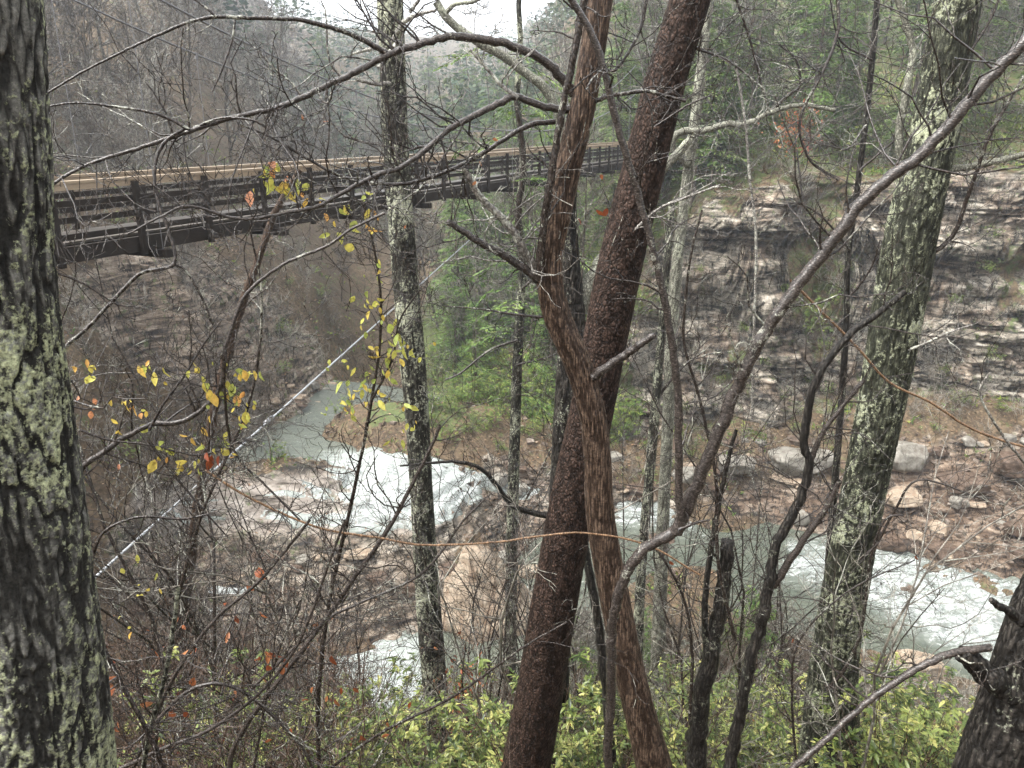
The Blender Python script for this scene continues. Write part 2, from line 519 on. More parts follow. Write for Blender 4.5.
def water_mat():
    m, nt, out = new_mat('river_water')
    g = N(nt)
    foam_and_sheen, murk_and_sheen = g.attr('foam_and_sheen'), g.attr('murk_and_sheen')
    co = g.coord()
    n1 = g.noise(g.coord((1, 1, 1), rot=(0, 0, R(20))), 2.2, 8, 0.72, 1.0)
    n2 = g.noise(co, 11, 6, 0.7, 0.5)
    n3 = g.noise(g.coord((0.55, 2.4, 1), rot=(0, 0, R(28))), 2.2, 8, 0.72, 0.8)
    f = g.math('ADD', foam_and_sheen, g.math('ADD', g.math('MULTIPLY', g.math('SUBTRACT', n1, 0.5), 1.3), g.math('ADD', g.math('MULTIPLY', g.math('SUBTRACT', n3, 0.5), 1.8), g.math('MULTIPLY', g.math('SUBTRACT', n2, 0.5), 1.0))))
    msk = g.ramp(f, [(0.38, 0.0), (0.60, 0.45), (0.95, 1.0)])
    base = g.mix(murk_and_sheen, g.ramp(n3, [(0.35, (0.025, 0.033, 0.02)), (0.65, (0.075, 0.082, 0.055))]), (0.22, 0.245, 0.225))
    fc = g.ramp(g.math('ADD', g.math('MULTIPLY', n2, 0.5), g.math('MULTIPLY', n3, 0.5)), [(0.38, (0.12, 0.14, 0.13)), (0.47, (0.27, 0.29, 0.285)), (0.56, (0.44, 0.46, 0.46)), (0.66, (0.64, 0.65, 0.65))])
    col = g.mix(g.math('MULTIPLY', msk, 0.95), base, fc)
    rg = g.mix(msk, (0.07, 0.07, 0.07), (0.5, 0.5, 0.5))
    h = g.math('ADD', g.math('MULTIPLY', n1, 0.6), g.math('MULTIPLY', n2, 0.3))
    nt.links.new(g.bsdf(col, rg, g.bump(h, 0.6, 0.2), 0.55), out.inputs['Surface'])
    return m
M['water'] = water_mat()

# ------------------------------------------------------------------ the ground
def Yc(x):
    """foot of the right-hand cliff"""
    x = np.asarray(x, float)
    return 46.3 - 0.10 * np.clip(x - 8, 0, 40) + 0.8 * vnoise(np.stack([x * 0.16, 0 * x, 0 * x + 3.3], -1), 5) + 0.45 * vnoise(np.stack([x * 0.6, 0 * x, 0 * x], -1), 6) + 1.7 * np.exp(-((x - 19.3) / 1.8) ** 2) - 0.8 * np.exp(-((x - 15.5) / 1.6) ** 2)

def cliffH(x, y):
    x = np.asarray(x, float)
    m = sstep(3.0, 9.5, x)
    t = y - Yc(x)
    return m * (3.6 * sstep(-1.2, 2.2, t) + 5.6 * sstep(1.5, 2.7, t) + 1.8 * sstep(2.9, 4.4, t))

ctrl = []
for Y in (-30, -12, -4, 0, 3, 6, 10, 15, 20):
    z = -1.7 - 0.8 * Y if Y >= 0 else -1.7 - 0.25 * Y
    for u in (-0.25, 0.05, 0.35, 0.8):
        ctrl.append((u * (abs(Y) + 6), Y, z))
    ctrl.append((-0.9 * (abs(Y) + 6), Y, {0: -0.8, 3: -1.2, 6: -1.6, 10: -4.5, 15: -9, 20: -13}.get(Y, z + 1)))
for px, py, z in [
    (340, 680, -22), (420, 685, -22), (480, 650, -22), (420, 645, -21.7), (560, 640, -21.8), (300, 700, -21.2),
    (560, 595, -21.2), (650, 590, -20.6), (700, 570, -20.4), (540, 565, -20.9), (650, 565, -21.2),
    (160, 500, -17.2), (250, 500, -17.2), (330, 505, -17.4), (440, 510, -17.9), (200, 530, -18), (300, 535, -18.3), (420, 540, -18.8),
    (200, 580, -19.2), (300, 590, -19.6), (400, 590, -20.0), (250, 620, -20.1), (340, 625, -20.6), (430, 622, -20.9),
    (120, 640, -19.3), (140, 590, -18.3), (60, 600, -17.4), (20, 520, -14.5),
    (250, 450, -17.3), (285, 472, -16.3), (240, 477, -16.5), (315, 468, -16.5), (200, 480, -16.7), (310, 442, -17.3), (330, 430, -17.1), (280, 432, -17.0), (350, 452, -16.95), (270, 455, -17.2), (345, 422, -15.9), (365, 432, -16.1), (340, 405, -15.4), (385, 418, -15.2),
    (380, 458, -16.75), (430, 466, -16.9), (480, 478, -17.6),
    (520, 480, -18), (560, 470, -17.6), (540, 515, -19.6), (500, 545, -20.4), (440, 440, -16.2), (480, 405, -15.2), (395, 440, -16.0),
    (600, 490, -19), (680, 490, -19.2), (640, 515, -20.3), (700, 545, -20.9), (800, 540, -20.9), (760, 515, -20.1), (900, 600, -21.7), (980, 630, -22.1),
    (1060, 660, -22.3), (870, 560, -21.4), (760, 600, -21.5), (840, 590, -21.5),
    (900, 540, -20.4), (1000, 562, -20.7), (920, 500, -18.9), (1010, 500, -18.9), (900, 462, -17.5), (1000, 450, -17), (800, 485, -18.5), (740, 500, -19.2),
    (1120, 570, -20.9), (1120, 450, -17), (1250, 560, -20.5),
    (920, 690, -21.4), (820, 650, -21.2), (700, 650, -21.2), (1050, 700, -21.5), (620, 660, -21.3),
    (650, 447, -17.7), (750, 452, -17.7), (850, 447, -17.3),
]:
    ctrl.append(tuple(PZ(px, py, z)))
for px, py, Y in [
    # left slope beyond the bridge
    (200, 300, 42), (100, 350, 34), (60, 430, 30), (-50, 400, 26), (-80, 250, 34), (150, 260, 42), (60, 250, 38), (250, 350, 44.5), (300, 395, 46.5), (330, 405, 48.5), (320, 300, 58), (180, 415, 40), (240, 418, 43.5),
    (120, 450, 35),
    (60, 100, 62), (150, 100, 66), (150, 0, 85), (50, 0, 80), (-100, 60, 60), (250, 200, 64), (280, 130, 90), (220, 60, 90), (100, 180, 52),
    (340, 230, 80), (380, 300, 72), (350, 370, 58), (420, 330, 66), (400, 250, 90), (380, 400, 54),
    # the gorge upstream and the far mountain
    (300, 130, 150), (340, 180, 120), (270, 30, 190), (330, 70, 260), (420, 90, 300), (400, 160, 160), (460, 150, 170), (480, 90, 260), (340, 32, 420), (430, 40, 460), (500, 50, 420), (240, -20, 220), (150, -120, 150),
    # right bank under the evergreens
    (520, 300, 60), (560, 350, 51), (480, 400, 48), (460, 300, 66), (540, 200, 80), (500, 120, 130), (560, 90, 120), (620, 130, 80), (450, 420, 47),
    (560, 420, 46.5), (600, 200, 66), (620, 330, 51),
    # above the cliff
    (720, 165, 52), (800, 165, 52.5), (900, 165, 52), (1000, 160, 51), (1120, 150, 50), (740, 60, 80), (900, 40, 80), (1050, 30, 78), (740, -60, 140), (1000, -80, 140), (640, -10, 160), (700, 150, 54),
]:
    ctrl.append(tuple(P(px, py, Y)))
ctrl = np.array(ctrl)
ctrl = np.vstack([ctrl, [[-400, 350, 130], [400, 350, 150], [-120, 60, 45], [150, 60, 35], [0, 700, 60], [-300, 700, 90], [300, 700, 100], [-60, 20, 12], [70, 20, -16], [80, 45, 5]]])

def warp(x, y):
    s = np.maximum(y, -40) + 55
    return np.stack([np.asarray(x) / s * 3.0, np.log(s) * 3.0], -1)

def tps_fit(x, y, z, reg):
    q = warp(x, y)
    n = len(q)
    d2 = ((q[:, None] - q[None]) ** 2).sum(-1)
    K = 0.5 * d2 * np.log(d2 + 1e-12) + reg * np.eye(n)
    Pm = np.hstack([np.ones((n, 1)), q])
    A = np.zeros((n + 3, n + 3))
    A[:n, :n], A[:n, n:], A[n:, :n] = K, Pm, Pm.T
    sol = np.linalg.solve(A, np.concatenate([z, np.zeros(3)]))
    def ev(x, y):
        x, y = np.asarray(x, float).ravel(), np.asarray(y, float).ravel()
        out = np.empty(len(x))
        for a in range(0, len(x), 20000):
            p = warp(x[a:a + 20000], y[a:a + 20000])
            d2 = ((p[:, None] - q[None]) ** 2).sum(-1)
            out[a:a + 20000] = (0.5 * d2 * np.log(d2 + 1e-12)) @ sol[:n] + sol[n] + p @ sol[n + 1:]
        return out
    return ev

_tg = tps_fit(ctrl[:, 0], ctrl[:, 1], ctrl[:, 2] - cliffH(ctrl[:, 0], ctrl[:, 1]), 0.0015)

def poly_mask(px, py, poly, soft):
    """1 inside a polygon (pixel units), fading out over soft"""
    poly = np.array(poly, float)
    inside = np.zeros(px.shape, bool)
    dmin = np.full(px.shape, 1e9)
    for (x0, y0), (x1, y1) in zip(poly, np.roll(poly, -1, 0)):
        c = ((y0 > py) != (y1 > py)) & (px < (x1 - x0) * (py - y0) / (y1 - y0 + 1e-9) + x0)
        inside ^= c
        dx, dy = x1 - x0, y1 - y0
        t = np.clip(((px - x0) * dx + (py - y0) * dy) / (dx * dx + dy * dy + 1e-9), 0, 1)
        dmin = np.minimum(dmin, np.hypot(px - x0 - t * dx, py - y0 - t * dy))
    sd_ = np.where(inside, dmin, -dmin)
    return np.clip(sd_ / soft + 0.5, 0, 1)

SLAB = [(140, 485), (260, 470), (350, 452), (500, 480), (520, 510), (450, 545), (440, 640), (300, 650), (180, 620), (110, 560)]
LEDGE = [(840, 470), (900, 445), (1200, 420), (1400, 600), (1080, 600), (920, 565), (860, 545), (760, 520), (700, 500)]
LEFTCLIFF = [(90, 230), (180, 240), (260, 280), (310, 330), (340, 415), (230, 425), (150, 380), (60, 300)]
OUTCROP = [(80, 120), (110, 108), (140, 125), (140, 165), (80, 165)]
FARFACE = [(215, 0), (260, -10), (300, 20), (335, 100), (330, 150), (290, 130), (240, 70)]
CENTRELEDGE = [(490, 470), (600, 455), (620, 490), (700, 490), (690, 505), (590, 530), (520, 560), (480, 540)]
CLIFFPX = [(590, 190), (1400, 120), (1400, 480), (620, 460)]

def height(x, y, detail=True):
    """ground height and the masks of what covers it"""
    shp = np.shape(x)
    x, y = np.asarray(x, float).ravel(), np.asarray(y, float).ravel()
    z = _tg(x, y) + cliffH(x, y)
    p = np.stack([x, y, z], -1)
    px, py = pix(p)
    nz = vnoise(np.stack([x * 0.9, y * 0.9, 0 * x], -1), 3) * 14
    px2, py2 = px + nz, py + nz * 0.6
    front = y > 8
    slab = np.where(front, poly_mask(px2, py2, SLAB, 14), 0)
    ledge = np.where(front, poly_mask(px2, py2, LEDGE, 20), 0)
    lcliff = np.where(front, poly_mask(px2, py2, LEFTCLIFF, 40), 0)
    outc = np.where(y > 40, poly_mask(px2, py2, OUTCROP, 14), 0)
    far = np.where(y > 90, poly_mask(px2, py2, FARFACE, 30), 0)
    cent = np.where(front, poly_mask(px2, py2, CENTRELEDGE, 20), 0)
    cl = sstep(3.0, 8.0, x) * sstep(-2.2, 0.2, y - Yc(x)) * (1 - sstep(3.4, 6.0, y - Yc(x)))
    veg = sstep(0.08, 0.4, fbm(np.stack([x * 0.28, y * 0.5, z * 0.22], -1), 3, 55) + 0.35 * np.exp(-((x - 19.3) / 1.6) ** 2)) * cl
    if detail:
        big = fbm(np.stack([x * 0.12, y * 0.12, 0 * x], -1), 4, 11) * np.clip(0.25 + y * 0.012, 0.2, 6)
        fine = fbm(np.stack([x * 0.9, y * 0.9, 0 * x], -1), 4, 21) * 0.16
        z = z + big * 0.55 * (1 - 0.7 * np.maximum(slab, ledge)) + fine
        # bedding: treads and risers
        def stair(q, h, k):
            j = np.floor(q / h)
            f = q / h - j
            return (j + 0.2 * f + 0.8 * sstep(1 - k, 1.0, f)) * h
        warpz = 0.55 * vnoise(np.stack([x * 0.22, y * 0.3, 0 * x], -1), 31) + 0.16 * vnoise(np.stack([x * 1.7, y * 1.7, 0 * x], -1), 32)
        for msk, h, dipx, dipy, k in ((slab, 0.48, 0.03, -0.03, 0.25), (ledge, 0.62, 0.03, 0.02, 0.2), (lcliff, 0.9, 0.36, 0.05, 0.22), (cent, 0.45, 0, 0, 0.3), (outc, 1.2, 0.1, 0, 0.3), (far, 6, 0.2, 0, 0.3)):
            s_ = warpz + dipx * x + dipy * y + 0.8 * h * vnoise(np.stack([z / h * 0.45, x * 0.05, y * 0.05], -1), 33)
            am = msk * sstep(-0.6, 0.05, fbm(np.stack([x * 0.22, y * 0.4, z * 0.5], -1), 3, 34) + 0.1)
            z = z * (1 - am) + (stair(z + s_, h, k) - s_) * am
            blk = np.floor(x / (h * 3.1) + 0.6 * vnoise(np.stack([x * .4, y * .4, 0 * x], -1), 35)), np.floor((z + s_) / h)
            z = z + msk * h * (0.2 if h < 0.5 else 0.45) * (_h(blk[0].astype(int), blk[1].astype(int), blk[1].astype(int) * 0, 36) - 0.5)
    rock = np.maximum.reduce([slab, ledge, lcliff * 0.9, cl * (1 - 0.75 * veg), outc, cent, far * 0.95])
    return z.reshape(shp), dict(slab=slab, ledge=ledge, lcliff=lcliff, cl=cl, rock=rock, far=far, cent=cent, veg=veg, px=px, py=py)

_gcache = {}
def gz(x, y):
    z, _ = height(np.atleast_1d(np.asarray(x, float)), np.atleast_1d(np.asarray(y, float)))
    return z

rows = np.concatenate([np.linspace(-25, 2, 28)[:-1], np.linspace(2, 22, 90)[:-1], np.linspace(22, 44, 250)[:-1], np.linspace(44, 53, 200)[:-1],
                       np.linspace(53, 90, 80)[:-1], np.geomspace(90, 900, 110)])
us = np.concatenate([np.linspace(-2.2, -0.82, 40)[:-1], np.linspace(-0.82, 0.82, 620), np.linspace(0.82, 2.2, 40)[1:]])
GY, GU = np.meshgrid(rows, us, indexing='ij')
GX = GU * (np.maximum(np.abs(GY), 0) + 6)
GZ, mk = height(GX, GY)
x, y, z = GX.ravel(), GY.ravel(), GZ.ravel()
# cliff beds push in and out of the face (overhangs and recesses)
def strata(x, z, seed=0):
    wz = z + 0.25 * vnoise(np.stack([x * 0.25, 0 * x, 0 * x], -1), 41) + 0.03 * x
    out = 0
    for th, amp, bl, sd_ in ((1.25, 0.75, 2.4, 51), (0.5, 0.4, 1.1, 61), (0.2, 0.15, 0.55, 71)):
        k = np.floor(wz / th + 0.3 * vnoise(np.stack([x * 0.12, 0 * x, wz * 0.15], -1), sd_))
        b = np.floor(x / bl + _h(k.astype(int), k.astype(int) * 0, k.astype(int) * 0 + 7, sd_) * 5)
        out = out + amp * (_h(k.astype(int), b.astype(int) * 0, k.astype(int), sd_) - 0.5) + amp * 0.9 * (_h(k.astype(int), b.astype(int), k.astype(int) * 0, sd_ + 1) - 0.5)
    return out
cl = mk['cl']
D = strata(x, z)
# big roof block and the dark recess beneath it
roof = sstep(-6.0, -5.7, z) * (1 - sstep(-4.2, -3.4, z)) * sstep(9.3, 10, x) * (1 - sstep(16.8, 17.3, x))
rec = np.exp(-((z + 6.7) / 0.7) ** 2) * sstep(9.3, 10, x) * (1 - sstep(18.0, 21.0, x))
bx = np.floor((x + 0.25 * z + 0.7 * vnoise(np.stack([x * .3, z * .3, 0 * x], -1), 82)) / 2.1)
by = np.floor((z + 0.8 * vnoise(np.stack([x * .2, z * .2, 0 * x], -1), 83)) / 1.7)
Bl = _h(bx.astype(int), by.astype(int), by.astype(int) * 0, 84) - 0.5
y = y - cl * (D * 1.7 * (1 - 0.6 * mk['veg']) + 1.1 * Bl + 1.5 * roof - 0.9 * rec + 0.5 * fbm(np.stack([x * .5, z * .5, y * .3], -1), 4, 85))
x = x + cl * 0.15 * vnoise(np.stack([x, z, y], -1), 81)
moss = np.clip(0.36 - 0.25 * mk['rock'] + 0.35 * sstep(2, -6, x) * (y > 40) * (y < 75) * (x > -8) + 0.22 * (x > 2) * (y > 44) * (y < 120) + 0.28 * sstep(6, 0, np.abs(x - 3)) * (y > 44) * (y < 90), 0, 1)
moss = np.maximum(moss, 0.55 * mk['veg'])
moss = np.where((x < -8) & (y > 25), 0.36, moss)
moss = np.where((y > 95), np.maximum(moss, 0.42 - 0.4 * mk['far']), moss)
wet = np.clip(mk['slab'] * 0.9 + mk['ledge'] * 0.8 + 0.35 * mk['cl'] + mk['cent'] * 0.6, 0, 1)
tan = np.clip(mk['ledge'] * 0.75 + 0.25 * mk['cent'] + 0.5 * mk['lcliff'] + 0.35 * mk['slab'] * sstep(540, 560, mk['py']), 0, 1)
pale = mk['slab'] * poly_mask(mk['px'] + 0 * x, mk['py'], [(130, 490), (260, 478), (360, 470), (460, 500), (440, 528), (330, 530), (150, 522)], 14)
nr, nc = GX.shape
i = np.arange(nr - 1)[:, None] * nc
j = np.arange(nc - 1)[None]
GF = np.stack([i + j, i + j + 1, i + nc + j + 1, i + nc + j], -1).reshape(-1, 4)
mb = MB()
mb.add(np.stack([x, y, z], -1), GF)
tag(mb.build('ground', M['ground'], attrs=dict(rock=mk['rock'], moss=moss, wet=wet, tan=tan, pale=pale)), kind='structure')

# ------------------------------------------------------------------ the river
wc = []
for px, py, z_ in [
    (340, 680, -21.4), (420, 685, -21.4), (480, 650, -21.3), (300, 700, -21.4), (420, 645, -21.3),
    (560, 595, -20.9), (650, 600, -20.9), (540, 560, -20.5), (650, 560, -20.8), (560, 640, -21.2), (700, 640, -21.2),
    (250, 448, -16.75), (310, 442, -16.7), (330, 430, -16.65), (200, 440, -16.8), (280, 425, -16.6), (350, 455, -16.75),
    (640, 515, -20.0), (700, 540, -20.6), (800, 540, -20.6), (760, 515, -20.2), (900, 600, -21.2), (980, 630, -21.6), (1060, 660, -21.9), (870, 560, -20.95),
    (760, 600, -21.0), (840, 590, -21.1), (1000, 590, -21.3), (1100, 640, -21.8), (1200, 700, -22.2), (850, 640, -21.4),
    (450, 500, -18.2), (300, 520, -18.6), (560, 500, -19.6), (480, 540, -20.4), (250, 580, -20.2), (380, 600, -21.0),
    (900, 500, -20.6), (1050, 500, -21), (600, 450, -20), (800, 470, -20.2)]:
    wc.append(tuple(PZ(px, py, z_)))
wc = np.array(wc)
_tw = tps_fit(wc[:, 0], wc[:, 1], wc[:, 2], 0.0005)
CASC = [(325, 462), (370, 450), (430, 456), (500, 480), (545, 492), (530, 500), (490, 492), (470, 512), (430, 524), (390, 532), (300, 528), (150, 520), (168, 496), (250, 492), (300, 484)]
MIDF = [(600, 492), (690, 500), (700, 532), (620, 528)]
RAPID = [(790, 545), (870, 545), (930, 560), (1000, 578), (1040, 590), (1080, 660), (970, 662), (900, 622), (850, 596), (780, 575)]
SIDEF = [(180, 585), (250, 576), (262, 590), (215, 612), (180, 620)]
POOL = [(330, 632), (420, 636), (430, 700), (340, 724), (300, 700)]  # outline of the lower pool, where the sky's reflection is painted pale
wy = np.linspace(20, 52, 360)
wu = np.linspace(-0.62, 1.3, 520)
WY, WU = np.meshgrid(wy, wu, indexing='ij')
WX = WU * (WY + 3)
gzz, gm = height(WX, WY)
wz = _tw(WX, WY).reshape(WX.shape)
px, py = pix(np.stack([WX, WY, gzz], -1))
jit = vnoise(np.stack([WX * 0.8, WY * 0.8, 0 * WX], -1), 91) * 9 + vnoise(np.stack([WX * 2.7, WY * 2.7, 0 * WX], -1), 92) * 5
px2, py2 = px + jit, py + 0.5 * jit
f_c, f_s = poly_mask(px2, py2, CASC, 16), poly_mask(px2, py2, SIDEF, 10)
film = np.maximum(f_c, f_s)
rough_n = fbm(np.stack([WX * 1.6, WY * 1.6, 0 * WX], -1), 4, 95)
wz = np.where(film > 0.3, np.maximum(wz - 3 * (film < 0.3), gzz + 0.05 + 0.05 * rough_n + (1 - sstep(290, 370, px2)) * (-0.10 + 0.26 * fbm(np.stack([WX * 0.5 + WY * 0.3, WY * 2.2, 0 * WX], -1), 3, 97)) - 0.12 * (film < 0.45)), wz)
pxw, pyw = pix(np.stack([WX, WY, wz], -1))
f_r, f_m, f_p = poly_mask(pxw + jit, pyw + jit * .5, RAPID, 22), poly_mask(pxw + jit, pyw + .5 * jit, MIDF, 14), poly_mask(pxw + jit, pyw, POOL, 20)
wz = wz + (f_r * 0.34 + f_m * 0.2) * rough_n + f_r * 0.22 * (1 - 2 * np.abs(fbm(np.stack([WX * 0.9 + WY * .5, WY * 1.5 - WX * .5, 0 * WX], -1), 3, 98))) + 0.02 * rough_n
foam_and_sheen = np.clip(0.10 + film * (0.30 + 0.26 * sstep(280, 370, px2)) + 0.3 * f_s + 0.52 * f_r + 0.46 * f_m + 0.42 * f_p, 0, 1.2)  # white water; in the lower pool it paints the bright sky reflection
murk_and_sheen = np.clip(0.12 + f_p * 0.9 + film * 1.0 + 0.45 * f_r + 0.25 * f_m + 0.12 * (py < 470), 0, 1)  # aerated water; over the lower pool this paleness is painted sky reflection
keep = (wz > gzz - 0.35) & (WY > 21.5)
kf = keep[:-1, :-1] | keep[1:, :-1] | keep[:-1, 1:] | keep[1:, 1:]
i = np.arange(len(wy) - 1)[:, None] * len(wu)
j = np.arange(len(wu) - 1)[None]
WF = np.stack([i + j, i + j + 1, i + len(wu) + j + 1, i + len(wu) + j], -1)[kf]
used = np.unique(WF)
remap = np.full(WX.size, -1)
remap[used] = np.arange(len(used))
mb = MB()
mb.add(np.stack([WX, WY, wz], -1).reshape(-1, 3)[used], remap[WF])
tag(mb.build('river', M['water'], attrs=dict(foam_and_sheen=foam_and_sheen.ravel()[used], murk_and_sheen=murk_and_sheen.ravel()[used])), kind='structure')

# ------------------------------------------------------------------ rocks
def rock_mesh(size, seed, peak=0.0, flat=0.0, n=40, cut=9):
    """faceted boulder: a sphere clipped by random planes, then roughened"""
    r = np.random.default_rng(seed)
    th = np.linspace(0, math.pi, n)
    ph = np.linspace(0, 2 * math.pi, 2 * n, endpoint=False)
    T, Fh = np.meshgrid(th, ph, indexing='ij')
    d = np.stack([np.sin(T) * np.cos(Fh), np.sin(T) * np.sin(Fh), np.cos(T)], -1)
    rad = np.full(T.shape, 1.25)
    for ax_ in range(6):
        q = r.normal(size=3) * 0.16
        q[ax_ // 2] += 1 if ax_ % 2 else -1
        q /= np.linalg.norm(q)
        c = d @ q
        rad = np.minimum(rad, np.where(c > 0.1, r.uniform(0.78, 0.9) / np.maximum(c, 0.1), 9))
    for _ in range(cut // 2):
        q = r.normal(size=3)
        q[2] *= 0.7
        q /= np.linalg.norm(q)
        c = d @ q
        rad = np.minimum(rad, np.where(c > 0.15, r.uniform(0.72, 0.98) / np.maximum(c, 0.15), 9))
    v = d * rad[..., None]
    v *= (1 + 0.10 * fbm(v * 2.2 + seed, 4, seed) + 0.03 * fbm(v * 9 + seed, 3, seed + 3))[..., None]
    if peak:
        t = np.clip((v[..., 2] + 0.8) / 1.9, 0, 1)
        v[..., 0] *= 1.15 - peak * t
        v[..., 1] *= 1.15 - peak * t
    v = v * np.array(size) * 0.5
    m = 2 * n
    i = np.arange(n - 1)[:, None] * m
    j = np.arange(m)[None]
    k = (j + 1) % m
    return v.reshape(-1, 3), np.stack([i + j, i + m + j, i + m + k, i + k], -1).reshape(-1, 4)

def place_rock(px, py, z_, size, seed, mat, label, name='boulder', rz=0, group=None, peak=0.0, lift=0.3):
    c = PZ(px, py, z_)
    t = c.copy()
    v, f = rock_mesh(size, seed, peak)
    ca, sa = math.cos(rz), math.sin(rz)
    v = np.stack([v[:, 0] * ca - v[:, 1] * sa, v[:, 0] * sa + v[:, 1] * ca, v[:, 2] + size[2] * lift], -1)
    mb = MB()
    mb.add(v, f)
    o = mb.build(name, M[mat])
    o.location = t
    return tag(o, label, 'rock', group)

# the pointed boulder: an irregular pyramid
def pointed():
    n, m = 60, 90
    t = np.linspace(0, 1, n)
    a = np.linspace(0, 2 * math.pi, m, endpoint=False)
    T, A = np.meshgrid(t, a, indexing='ij')
    base = np.full(m, 9.0)
    for ang, dist in ((0.1, 2.35), (1.2, 1.7), (2.2, 1.6), (3.15, 1.95), (4.1, 1.7), (5.0, 1.55), (5.7, 1.9)):
        c = np.cos(a - ang)
        base = np.minimum(base, np.where(c > 0.2, dist / np.maximum(c, 0.2), 9))
    prof = np.interp(t, [0, .18, .45, .75, .93, 1], [1.04, 1.0, .72, .36, .16, 0.0])
    x = base[None] * prof[:, None] * np.cos(A) - 0.62 * T
    y = base[None] * prof[:, None] * np.sin(A)
    z = np.interp(T, [0, .18, .45, .75, .93, 1], [-0.9, 0.25, 1.35, 2.55, 3.25, 3.35])
    v = np.stack([x, y, z], -1)
    ax = fbm(v * 0.8 + 5, 5, 7) * 0.3 + 0.07 * fbm(v * 4, 3, 8)
    v[..., 0] += ax * np.cos(A)
    v[..., 1] += ax * np.sin(A)
    v[..., 2] += 0.15 * fbm(v * 1.1 + 9, 4, 17) * (T > 0.1)
    crack = np.exp(-((z - (0.55 + 0.3 * x)) / 0.05) ** 2) * (x > 0.1)
    v[..., 1] += 0.16 * crack
    i = np.arange(n - 1)[:, None] * m
    j = np.arange(m)[None]
    k = (j + 1) % m
    F = np.stack([i + j, i + k, i + m + k, i + m + j], -1).reshape(-1, 4)
    mb = MB()
    mb.add(v.reshape(-1, 3), F)
    o = mb.build('boulder', M['tan_rock'])
    o.scale = (1.14, 1.14, 1.1)
    o.location = PZ(486, 636, -21.2) + np.array([0, 1.5, 0])
    tag(o, 'large pointed tan boulder at the edge of the green pool', 'rock')
pointed()
for a in [
    (478, 552, -20.3, (1.2, .9, .5), 3, 'tan_rock', 'flat tan slab just above the pointed boulder'),
    (505, 560, -20.5, (1.0, .8, .45), 4, 'pale_rock', 'small pale stone right of the pointed boulder tip'),
    (530, 575, -20.8, (1.4, 1.0, .5), 5, 'tan_rock', 'tan stone at the waterline behind the reddish pine trunk'),
    (906, 462, -17.6, (2.6, 1.9, 1.5), 6, 'pale_rock', 'big pale square boulder right of the thick lichened trunk'),
    (800, 470, -18.2, (3.6, 2.0, 1.5), 8, 'pale_rock', 'wide pale boulder left of the thick lichened trunk'),
    (868, 480, -18.2, (2.0, 1.6, 1.0), 9, 'brown_rock', 'brown boulder behind the thick lichened trunk'),
    (960, 488, -18.6, (2.8, 1.8, .9), 10, 'brown_rock', 'tilted brown slab right of the big pale square boulder'),
    (900, 500, -19.0, (2.4, 1.7, .7), 11, 'tan_rock', 'pinkish flat slab under the big pale square boulder'),
    (1010, 470, -17.6, (1.9, 1.6, 1.1), 12, 'brown_rock', 'brown boulder at the foot of the cliff by the right edge'),
    (890, 548, -20.7, (1.4, 1.1, .8), 13, 'brown_rock', 'dark wet rock splitting the small fall above the rapids'),
    (945, 556, -20.8, (1.7, 1.2, .8), 14, 'brown_rock', 'dark wet rock on the far edge of the white rapids'),
    (905, 592, -21.4, (.9, .7, .45), 15, 'brown_rock', 'small brown rock standing in the white rapids'),
    (660, 540, -20.7, (1.6, 1.2, .5), 16, 'brown_rock', 'low brown rock in the middle of the stream'),
    (735, 470, -18.0, (2.2, 1.5, 1.0), 17, 'pale_rock', 'grey block fallen below the cliff'),
    (690, 478, -18.4, (1.5, 1.2, .8), 18, 'pale_rock', 'small grey block beside the stream below the cliff'),
    (575, 470, -17.9, (2.4, 1.6, .7), 19, 'tan_rock', 'layered tan slab above the middle white water'),
    (420, 590, -20.2, (1.5, 1.1, .7), 20, 'brown_rock', 'dark block on the ledges beside the spotted trunk'),
    (330, 612, -20.6, (2.6, 1.4, .45), 21, 'tan_rock', 'flat pinkish slab at the edge of the bright lower pool'),
    (270, 560, -19.2, (2.2, 1.2, .5), 22, 'brown_rock', 'brown ledge block under the pale wet slab'),
    (150, 612, -19.2, (1.6, 1.2, .7), 23, 'brown_rock', 'grey brown rock beside the small side fall'),
    (760, 645, -21.3, (2.2, 1.4, .6), 24, 'pale_rock', 'grey flat rock on the near bank of the stream'),
    (820, 668, -21.4, (1.8, 1.3, .6), 25, 'brown_rock', 'brown flat rock at the near waterline by the thick trunk'),
    (920, 668, -21.6, (2.3, 1.5, .6), 26, 'tan_rock', 'tan slab on the near bank below the rapids'),
    (700, 690, -21.2, (1.3, 1.0, .5), 27, 'pale_rock', 'pale rock low on the near bank behind the twin stems'),
]:
    place_rock(*a)

